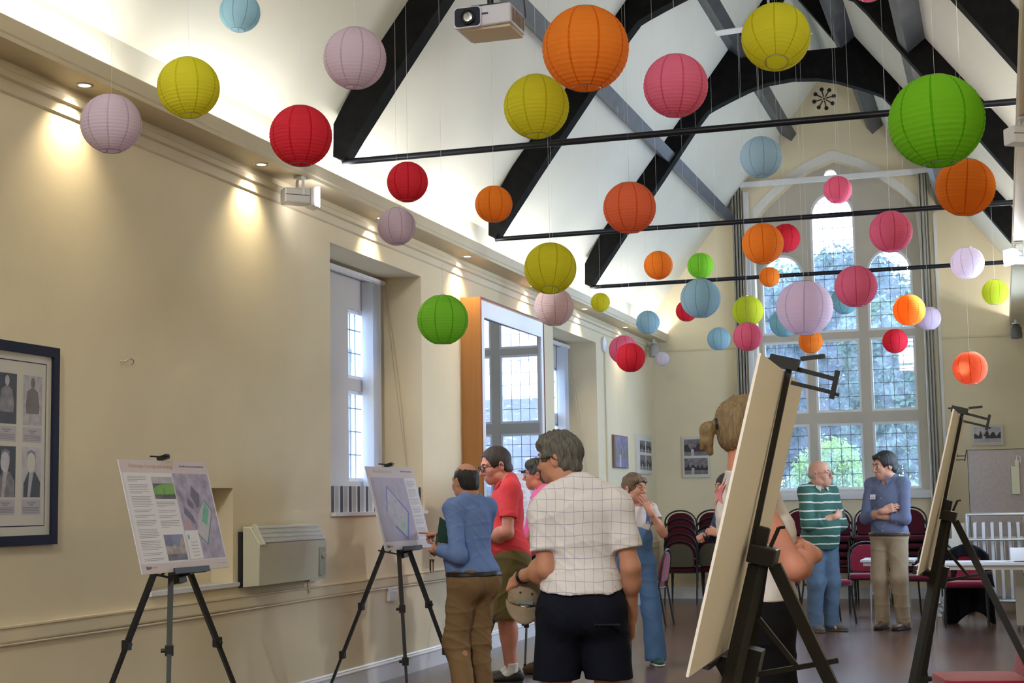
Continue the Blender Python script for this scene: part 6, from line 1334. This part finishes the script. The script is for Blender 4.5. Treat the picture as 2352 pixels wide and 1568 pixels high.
m = MB(); m.box((.06, -.168, .845), (.17, -.160, .851)); m.lathe([(.005, 0), (.005, .004)], 10, (.055, -.172, .850), axis=1); m.build('pocket_zip', mat('zip_grey', (.03, .03, .04), .3, .5), D, world=False)
sdf_object('hair', hair_prims(p, 'tousled', .013), .004, HG, D, lambda x, y, z: strands(.006, (32, 34, 22))(x, y, z) + strands(.0025, (80, 75, 30), 2)(x, y, z)); face_bits(p, D, 1.3, HG); glasses(p, D, GLK, .0018)
watch(p, 'L', BLACK, D)
for s_ in 'RL': shoe(p, s_, mat('grey_trainer', (.2, .2, .2), .6), BLACK, D)
# the cap he holds
M0 = np.array(world_matrix(D)); CAPM = mat('stone_cap_cloth', (.30, .235, .165), .9, var=.12, vscale=12, bump=.2, bscale=60, spec=.1)
cap_o = thing('baseball_cap', 'stone-coloured baseball cap held brim down by the man in the checked shirt', 'cap', tuple((M0 @ np.array([-.275, .27, .95, 1]))[:3]))
RC = R_xyz(.10, 0, .12); cc = A_((-.265, .20, .985)); q = lambda v: cc + RC @ A_(v)
def to_world(o): o.matrix_basis = Matrix(np.linalg.inv(np.array(world_matrix(cap_o))) @ M0); return o
# crown opening faces up and away; brim hangs down towards the camera side
cr = [ell(q((0, 0, -.03)), (.083, .078, .105), .01, '+', RC), ell(q((0, .004, -.035)), (.078, .073, .099), .006, '-', RC), cut(q((0, 0, -.045)), RC @ A_((0, .35, -1)))]
to_world(sdf_object('crown', cr, .004, CAPM, cap_o, wrinkle(.003, 2, 1)))
m = MB(); vs = []; NB = 16
for i in range(NB + 1):
    a = PI * (i / NB); xo = math.cos(a)
    for j in range(7):
        t = j / 6; r_ = .080 + .0 * t; L_ = .078 * max(0, math.sin(a)) ** .55 * t; vs.append(q((xo * .081 * (1 + .06 * t), -.076 * math.sin(a) - .42 * L_ + .012 * xo * xo * t, -.048 - .024 * math.sin(a) - L_ * (1 - .25 * xo * xo))))
m.add(vs, [(i * 7 + j, i * 7 + j + 1, (i + 1) * 7 + j + 1, (i + 1) * 7 + j) for i in range(NB) for j in range(6)]); m.xf(M0); br_ = m.build('brim', CAPM, cap_o, smooth=True); so = br_.modifiers.new('thickness', 'SOLIDIFY'); so.thickness = .004
m = MB(); m.obox(q((0, -.0765, -.048)), (.036, .003, .009), RC); m.xf(M0); m.build('sweatband_patch', mat('faded_teal_patch', (.20, .25, .24), .8), cap_o)
for x_ in (-.028, .028): m = MB(); m.lathe([(.005, 0), (.005, -.003)], 10, axis=1); T = np.eye(4); T[:3, :3] = RC; T[:3, 3] = q((x_, -.0735, -.005)); m.xf(M0 @ T); m.build('eyelet', BLACK, cap_o)

# ---- E: young woman in dungarees, hand at her mouth
p = P(1.645, .97, hs=1.12, female=True, elL=(-.225, .13, 1.13), wrL=(-.095, .205, 1.315), elR=(.20, -.03, 1.07), wrR=(.21, .05, .84), kneeR=(.125, .02, .47), kneeL=(-.125, .03, .47), ankR=(.15, 0, .08), ankL=(-.15, .04, .08)).hframe(.62, -.03)
E = person('young woman in blue denim dungarees covering her mouth with one hand', 1.775, 13.25, math.radians(207))
strip_body(p, E, p.hand('L', (.42, -.10, .85), (-.25, .95, .1), (.12, .14, .16, .2), spread=.12, thumb=.7) + p.hand('R', (0, .2, -.95), (.9, .1, 0)), .0055, SK3)
TW = cloth('white_jersey', (.68, .66, .70)); sdf_object('tshirt', p.torso(.010) + p.arm('L', .018, .50) + p.arm('R', .018, .50) + [cut((0, 0, .93), (0, 0, -1)), cut(p.J['neck'] + A_((0, .05, -.012)), (0, .35, 1))], .006, TW, E, wrinkle(.003, 1, 2))
DEN = cloth('mid_blue_denim', (.095, .19, .37), .15); 
dg = [p.e((0, -.01, .97), (.165, .118, .13), .018), p.e((0, .01, 1.12), (.145, .112, .14), .022, .06), p.e((0, .035, 1.19), (.132, .100, .12), .022, .05), p.e((.075, -.065, .9), (.09, .08, .1), .02), p.e((-.075, -.065, .9), (.09, .08, .1), .02)] + p.leg('R', .006, straight=True, flare=.036) + p.leg('L', .006, straight=True, flare=.036) + [cut((0, 0, 1.235), (0, .05, 1)), cut((0, 0, .035), (0, 0, -1))]
sdf_object('dungarees', dg, .006, DEN, E, wrinkle(.006, .8, 7))
for sx in (-1, 1):
    m = MB(); pts = [(sx * .085, .135, 1.215), (sx * .095, .128, 1.28), (sx * .10, .085, 1.37), (sx * .095, .01, 1.415), (sx * .085, -.08, 1.36), (sx * .05, -.125, 1.22)]
    for a, b in zip(pts[:-1], pts[1:]): m.bar(a, b, .034, .006, upv=(0, 1, .4))
    m.build('strap', DEN, E, world=False); m = MB(); m.lathe([(.011, 0), (.011, .005)], 12, (sx * .085, .142, 1.225), axis=1); m.build('button', ALU, E, world=False)
m = MB(); m.tube([p.J['neck'] + A_((.068 * math.cos(a), .012 + .070 * math.sin(a), -.022 - .035 * math.sin(a))) for a in np.linspace(0, 2 * PI, 25)], .006, 6, cap=False); m.build('neckband', mat('navy_rib', (.02, .02, .05), .8), E, world=False, smooth=True)
sdf_object('hair', hair_prims(p, 'bun', .012), .0045, HLB, E, lambda x, y, z: strands(.0025)(x, y, z) + strands(.003, (35, 40, 40), 1)(x, y, z)); face_bits(p, E, 1, HB)
for s_ in 'RL': shoe(p, s_, mat('green_trainer', (.02, .10, .09), .6), mat('white_rubber_sole', (.7, .7, .68), .6), E)

# ---- F: person in a floral denim jacket, mostly hidden
p = P(1.63, .98, female=True, hs=1.08, elL=(-.24, .0, 1.10), wrL=(-.20, .22, 1.12), elR=(.24, .04, 1.10), wrR=(.06, .25, 1.10)).hframe(.1, 0)
Fp = person('person in a patterned denim jacket and dark flared jeans, half hidden behind the ponytailed woman', 2.57, 13.55, math.radians(128))
strip_body(p, Fp, p.hand('L', (.2, .7, .2), (-.8, .2, .3), (.9, .9, .9, .9)) + p.hand('R', (-.6, .6, 0), (.3, .2, .9), (.9, .9, .9, .9)), .006, SK3)
def flo(n, sep, base):
    tc_ = n.nodes.new('ShaderNodeTexCoord'); v = n.nodes.new('ShaderNodeTexVoronoi'); v.inputs['Scale'].default_value = 11; n.links.new(tc_.outputs['Object'], v.inputs['Vector']); l = n.nodes.new('ShaderNodeMath'); l.operation = 'LESS_THAN'; l.inputs[1].default_value = .26; n.links.new(v.outputs['Distance'], l.inputs[0])
    s2 = n.nodes.new('ShaderNodeSeparateXYZ'); n.links.new(v.outputs['Color'], s2.inputs[0]); g = n.nodes.new('ShaderNodeMath'); g.operation = 'GREATER_THAN'; g.inputs[1].default_value = .55; n.links.new(s2.outputs['X'], g.inputs[0])
    return mixc(n, l.outputs[0], base, mixc(n, g.outputs[0], (.30, .34, .16), (.50, .10, .16)))
FLO = pattern_mat('floral_denim', (.035, .075, .14), flo); sdf_object('jacket', p.torso(.030) + p.arm('L', .024, 1, .88) + p.arm('R', .024, 1, .88) + collar(p) + [cut((0, 0, .97), (0, 0, -1))], .0065, FLO, Fp, wrinkle(.006, 1, 3))
DJ = cloth('dark_indigo_denim', (.010, .016, .045)); sdf_object('jeans', [p.e((0, -.01, .95), (.175, .12, .12), .018)] + p.leg('R', .010, straight=True, flare=.022) + p.leg('L', .010, straight=True, flare=.022) + [cut((0, 0, .99), (0, 0, 1)), cut((0, 0, .03), (0, 0, -1))], .0065, DJ, Fp, wrinkle(.005, .9, 1))
sdf_object('hair', hair_prims(p, 'long', .012), .006, HB, Fp, strands(.002)); face_bits(p, Fp, 1, HB); watch(p, 'L', CHROME, Fp)
for s_ in 'RL': shoe(p, s_, mat('pale_blue_trainer', (.45, .52, .62), .6), mat('white_rubber_sole', (.7, .7, .68), .6), Fp)

# ---- G: woman with a blonde ponytail behind the nearest board
p = P(1.765, 1.04, female=True, elR=(.190, .13, 1.16), wrR=(-.04, .225, 1.20), elL=(-.185, .11, 1.16), wrL=(.0, .19, 1.22), head=(0, -.005, 1.655), hs=1.0).hframe(.22, -.05)
G = person('woman with a blonde ponytail, white T-shirt and black trousers behind the nearest board', 3.978, 5.65, math.radians(-76))
strip_body(p, G, p.hand('R', (-.8, -.2, .1), (0, .9, .2), (.4, .4, .4, .45)) + p.hand('L', (.8, -.25, -.1), (0, .9, .3), (.45, .45, .45, .45)), .005, SK2)
WT = cloth('white_cotton_tshirt', (.70, .67, .68)); sdf_object('tshirt', p.torso(.020) + p.arm('R', .016, .26) + p.arm('L', .016, .30) + [p.e((0, -.01, 1.04), (.165, .125, .12), .026, .06), cut((0, 0, 1.045), (0, 0, -1)), cut(p.J['neck'] + A_((0, .0, .012)), (0, .25, 1))], .0055, WT, G, wrinkle(.006, .9, 9))
BT = cloth('black_trouser_cloth', (.006, .006, .008)); sdf_object('trousers', [p.e((0, -.01, .97), (.185, .135, .15), .020), p.e((.075, -.07, .90), (.09, .08, .11), .018), p.e((-.075, -.07, .90), (.09, .08, .11), .018)] + p.leg('R', .035, straight=True, flare=.03) + p.leg('L', .035, straight=True, flare=.03) + [cut((0, 0, 1.09), (0, 0, 1)), cut((0, 0, .03), (0, 0, -1))], .006, BT, G, wrinkle(.005, .8, 4))
sdf_object('hair', hair_prims(p, 'ponytail', .011), .004, HBL, G, lambda x, y, z: strands(.0028, (70, 70, 8))(x, y, z)); face_bits(p, G, 1, HLB)
m = MB(); c_ = [p.hp((.019 * math.cos(a), -.117, .016 + .019 * math.sin(a))) for a in np.linspace(0, 2 * PI, 17)]; m.tube(c_, .006, 6, cap=False); m.build('hair_band', BLACK, G, world=False, smooth=True)
m = MB(); m.lathe([(.0035, 0), (.0035, .004)], 8, axis=0); T = np.eye(4); T[:3, :3] = p.Rh; T[:3, 3] = p.hp((.083, -.004, -.040)); m.xf(T); m.build('ear_stud', BLACK, G, world=False)
ST = mat('coral_pink_print', (.70, .22, .24), .8)      # star print on the back of the T-shirt, laid just off the cloth
tsh = [o for o in G.children if o.name.startswith('tshirt')][0]; vz = np.empty(len(tsh.data.vertices) * 3); tsh.data.vertices.foreach_get('co', vz); vz = vz.reshape(-1, 3)
def back_y(x, z): d = (vz[:, 0] - x) ** 2 + (vz[:, 2] - z) ** 2 + (vz[:, 1] > 0) * 9; return vz[np.argmin(d), 1] - .0035
star = []; c0 = (.05, 1.43)
for i in range(10): a = PI / 2 + .25 + i * PI / 5; r_ = .062 if i % 2 == 0 else .025; star.append((c0[0] + r_ * math.cos(a), c0[1] + r_ * math.sin(a)))
m = MB(); vs = [(c0[0], back_y(*c0), c0[1])]; rings = 5
for r_ in range(1, rings + 1):
    for i in range(10):
        for e in range(4):
            a = np.array(star[i]); b = np.array(star[(i + 1) % 10]); q_ = np.array(c0) + (a + (b - a) * e / 4 - np.array(c0)) * r_ / rings; vs.append((q_[0], back_y(*q_), q_[1]))
fs = [(0, 1 + k, 1 + (k + 1) % 40) for k in range(40)] + [(1 + r_ * 40 + k, 1 + (r_ + 1) * 40 + k, 1 + (r_ + 1) * 40 + (k + 1) % 40, 1 + r_ * 40 + (k + 1) % 40) for r_ in range(rings - 1) for k in range(40)]
m.add(vs, fs); m.build('star_print', ST, G, world=False)
for s_ in 'RL': shoe(p, s_, mat('white_trainer', (.6, .6, .6), .6), mat('white_rubber_sole', (.7, .7, .68), .6), G)

# ---- H: bald man in the striped rugby shirt, arms folded
fold = dict(elL=(-.225, .08, 1.13), wrL=(.045, .175, 1.165), elR=(.225, .08, 1.14), wrR=(-.045, .215, 1.215))
p = P(1.81, 1.06, belly=.05, hs=1.18, **fold).hframe(.50, .0)
Hh = person('bald man in glasses with folded arms, green striped rugby shirt and jeans', 2.97, 16.85, math.radians(-135 + 0))
strip_body(p, Hh, p.hand('L', (.85, -.35, .05), (.2, .95, .1), (.6, .6, .65, .7), thumb=.25) + p.hand('R', (-.85, -.25, .25), (-.2, .95, .1), (.5, .5, .55, .6), thumb=.25), .006, SK3)
def stripes(n, sep, base): return mixc(n, line_mask(n, sep.outputs['Z'], .088, .014, .35), base, (.66, .64, .56))
RUG = pattern_mat('green_striped_jersey', (.045, .125, .100), stripes)
sdf_object('rugby_shirt', p.torso(.020) + p.arm('L', .024, 1, .42) + p.arm('R', .024, 1, .42) + [p.e((0, 0, 1.0), (.162, .130, .14), .024, .06), p.e((0, -.005, .90), (.168, .132, .12), .022, .05), cut((0, 0, .865), (0, 0, -1))], .0065, RUG, Hh, wrinkle(.006, .8, 2.5))
sdf_object('collar', collar(p, r=.070) + vneck(p), .0055, cloth('cream_collar_cloth', (.45, .48, .40)), Hh); flaps(p, cloth('cream_collar_cloth', (.45, .48, .40)), Hh)
JE = cloth('faded_blue_jeans', (.095, .145, .215), .2); sdf_object('jeans', [p.e((0, -.01, .95), (.165, .118, .12), .018)] + p.leg('R', .018, straight=True) + p.leg('L', .018, straight=True) + [cut((0, 0, .96), (0, 0, 1)), cut((0, 0, .03), (0, 0, -1))], .0065, JE, Hh, wrinkle(.005, .9, 4))
sdf_object('hair', hair_prims(p, 'fringe'), .0055, mat('white_grey_hair', (.40, .36, .32), .7), Hh); face_bits(p, Hh, 1, HG); glasses(p, Hh, GLK, .0016)
for s_ in 'RL': shoe(p, s_, mat('grey_brown_suede', (.12, .10, .09), .8), mat('brown_rubber_sole', (.08, .07, .06), .6), Hh, yaw=(-.2 if s_ == 'R' else .35))

# ---- I: dark-haired man in the blue-grey shirt, arms folded
p = P(1.89, 1.0, belly=.0, hs=1.15, **{a: tuple(np.array(b) * A_((1, 1, 1.04))) for a, b in fold.items()}).hframe(-.60, -.13)
I_ = person('dark-haired man with folded arms in a blue-grey shirt with a name badge and khaki trousers', 3.665, 17.2, math.radians(158))
strip_body(p, I_, p.hand('L', (.85, -.35, .05), (.2, .95, .1), (.6, .6, .65, .7), thumb=.25) + p.hand('R', (-.85, -.25, .25), (-.2, .95, .1), (.5, .5, .55, .6), thumb=.25), .006, SK3)
BGS = cloth('blue_grey_chambray', (.14, .165, .26)); sdf_object('shirt', p.torso(.018) + p.arm('L', .018, 1, .50) + p.arm('R', .018, 1, .50) + collar(p, r=.066) + [p.e((0, 0, 1.0), (.150, .115, .10), .020, .06), cut((0, 0, 1.022), (0, 0, -1))] + vneck(p), .0065, BGS, I_, wrinkle(.005, 1, 6))
flaps(p, BGS, I_)
pr = [p.e((0, -.005, .96), (.160, .118, .14), .018)] + p.leg('R', .014, straight=True) + p.leg('L', .014, straight=True) + [cut((0, 0, 1.035), (0, 0, 1)), cut((0, 0, .03), (0, 0, -1))]
sdf_object('trousers', pr, .0065, cloth('pale_khaki_cotton', (.34, .26, .17)), I_, wrinkle(.006, .9, 8)); belt(p, pr, .995, 1.03, mat('brown_leather', (.05, .03, .02), .4), I_, .012)
sdf_object('hair', hair_prims(p, 'short', .016) + [ell(p.hp((0, .07, .085)), A_((.06, .035, .03)), .02, '+', p.Rh)], .005, HBK, I_, strands(.002)); face_bits(p, I_, 1.4, HBK)
bd = MB(); bd.obox((.095, .160, 1.415), (.036, .002, .026), R_xyz(-.25, .12)); nb = bd.build('name_badge', PAPERW, I_, world=False); bd = MB(); bd.obox((.0955, .1625, 1.408), (.020, .001, .003), R_xyz(-.25, .12)); bd.build('badge_text', INK, nb, world=False)
m = MB()
for z in (1.40, 1.10, 1.05): m.lathe([(.005, 0), (.005, .003)], 8, (0, .155, z), axis=1)
m.build('shirt_buttons', WHITE, I_, world=False)
for s_ in 'RL': shoe(p, s_, mat('tan_brown_leather', (.12, .06, .035), .45), BLACK, I_, yaw=(.1 if s_ == 'R' else -.1))
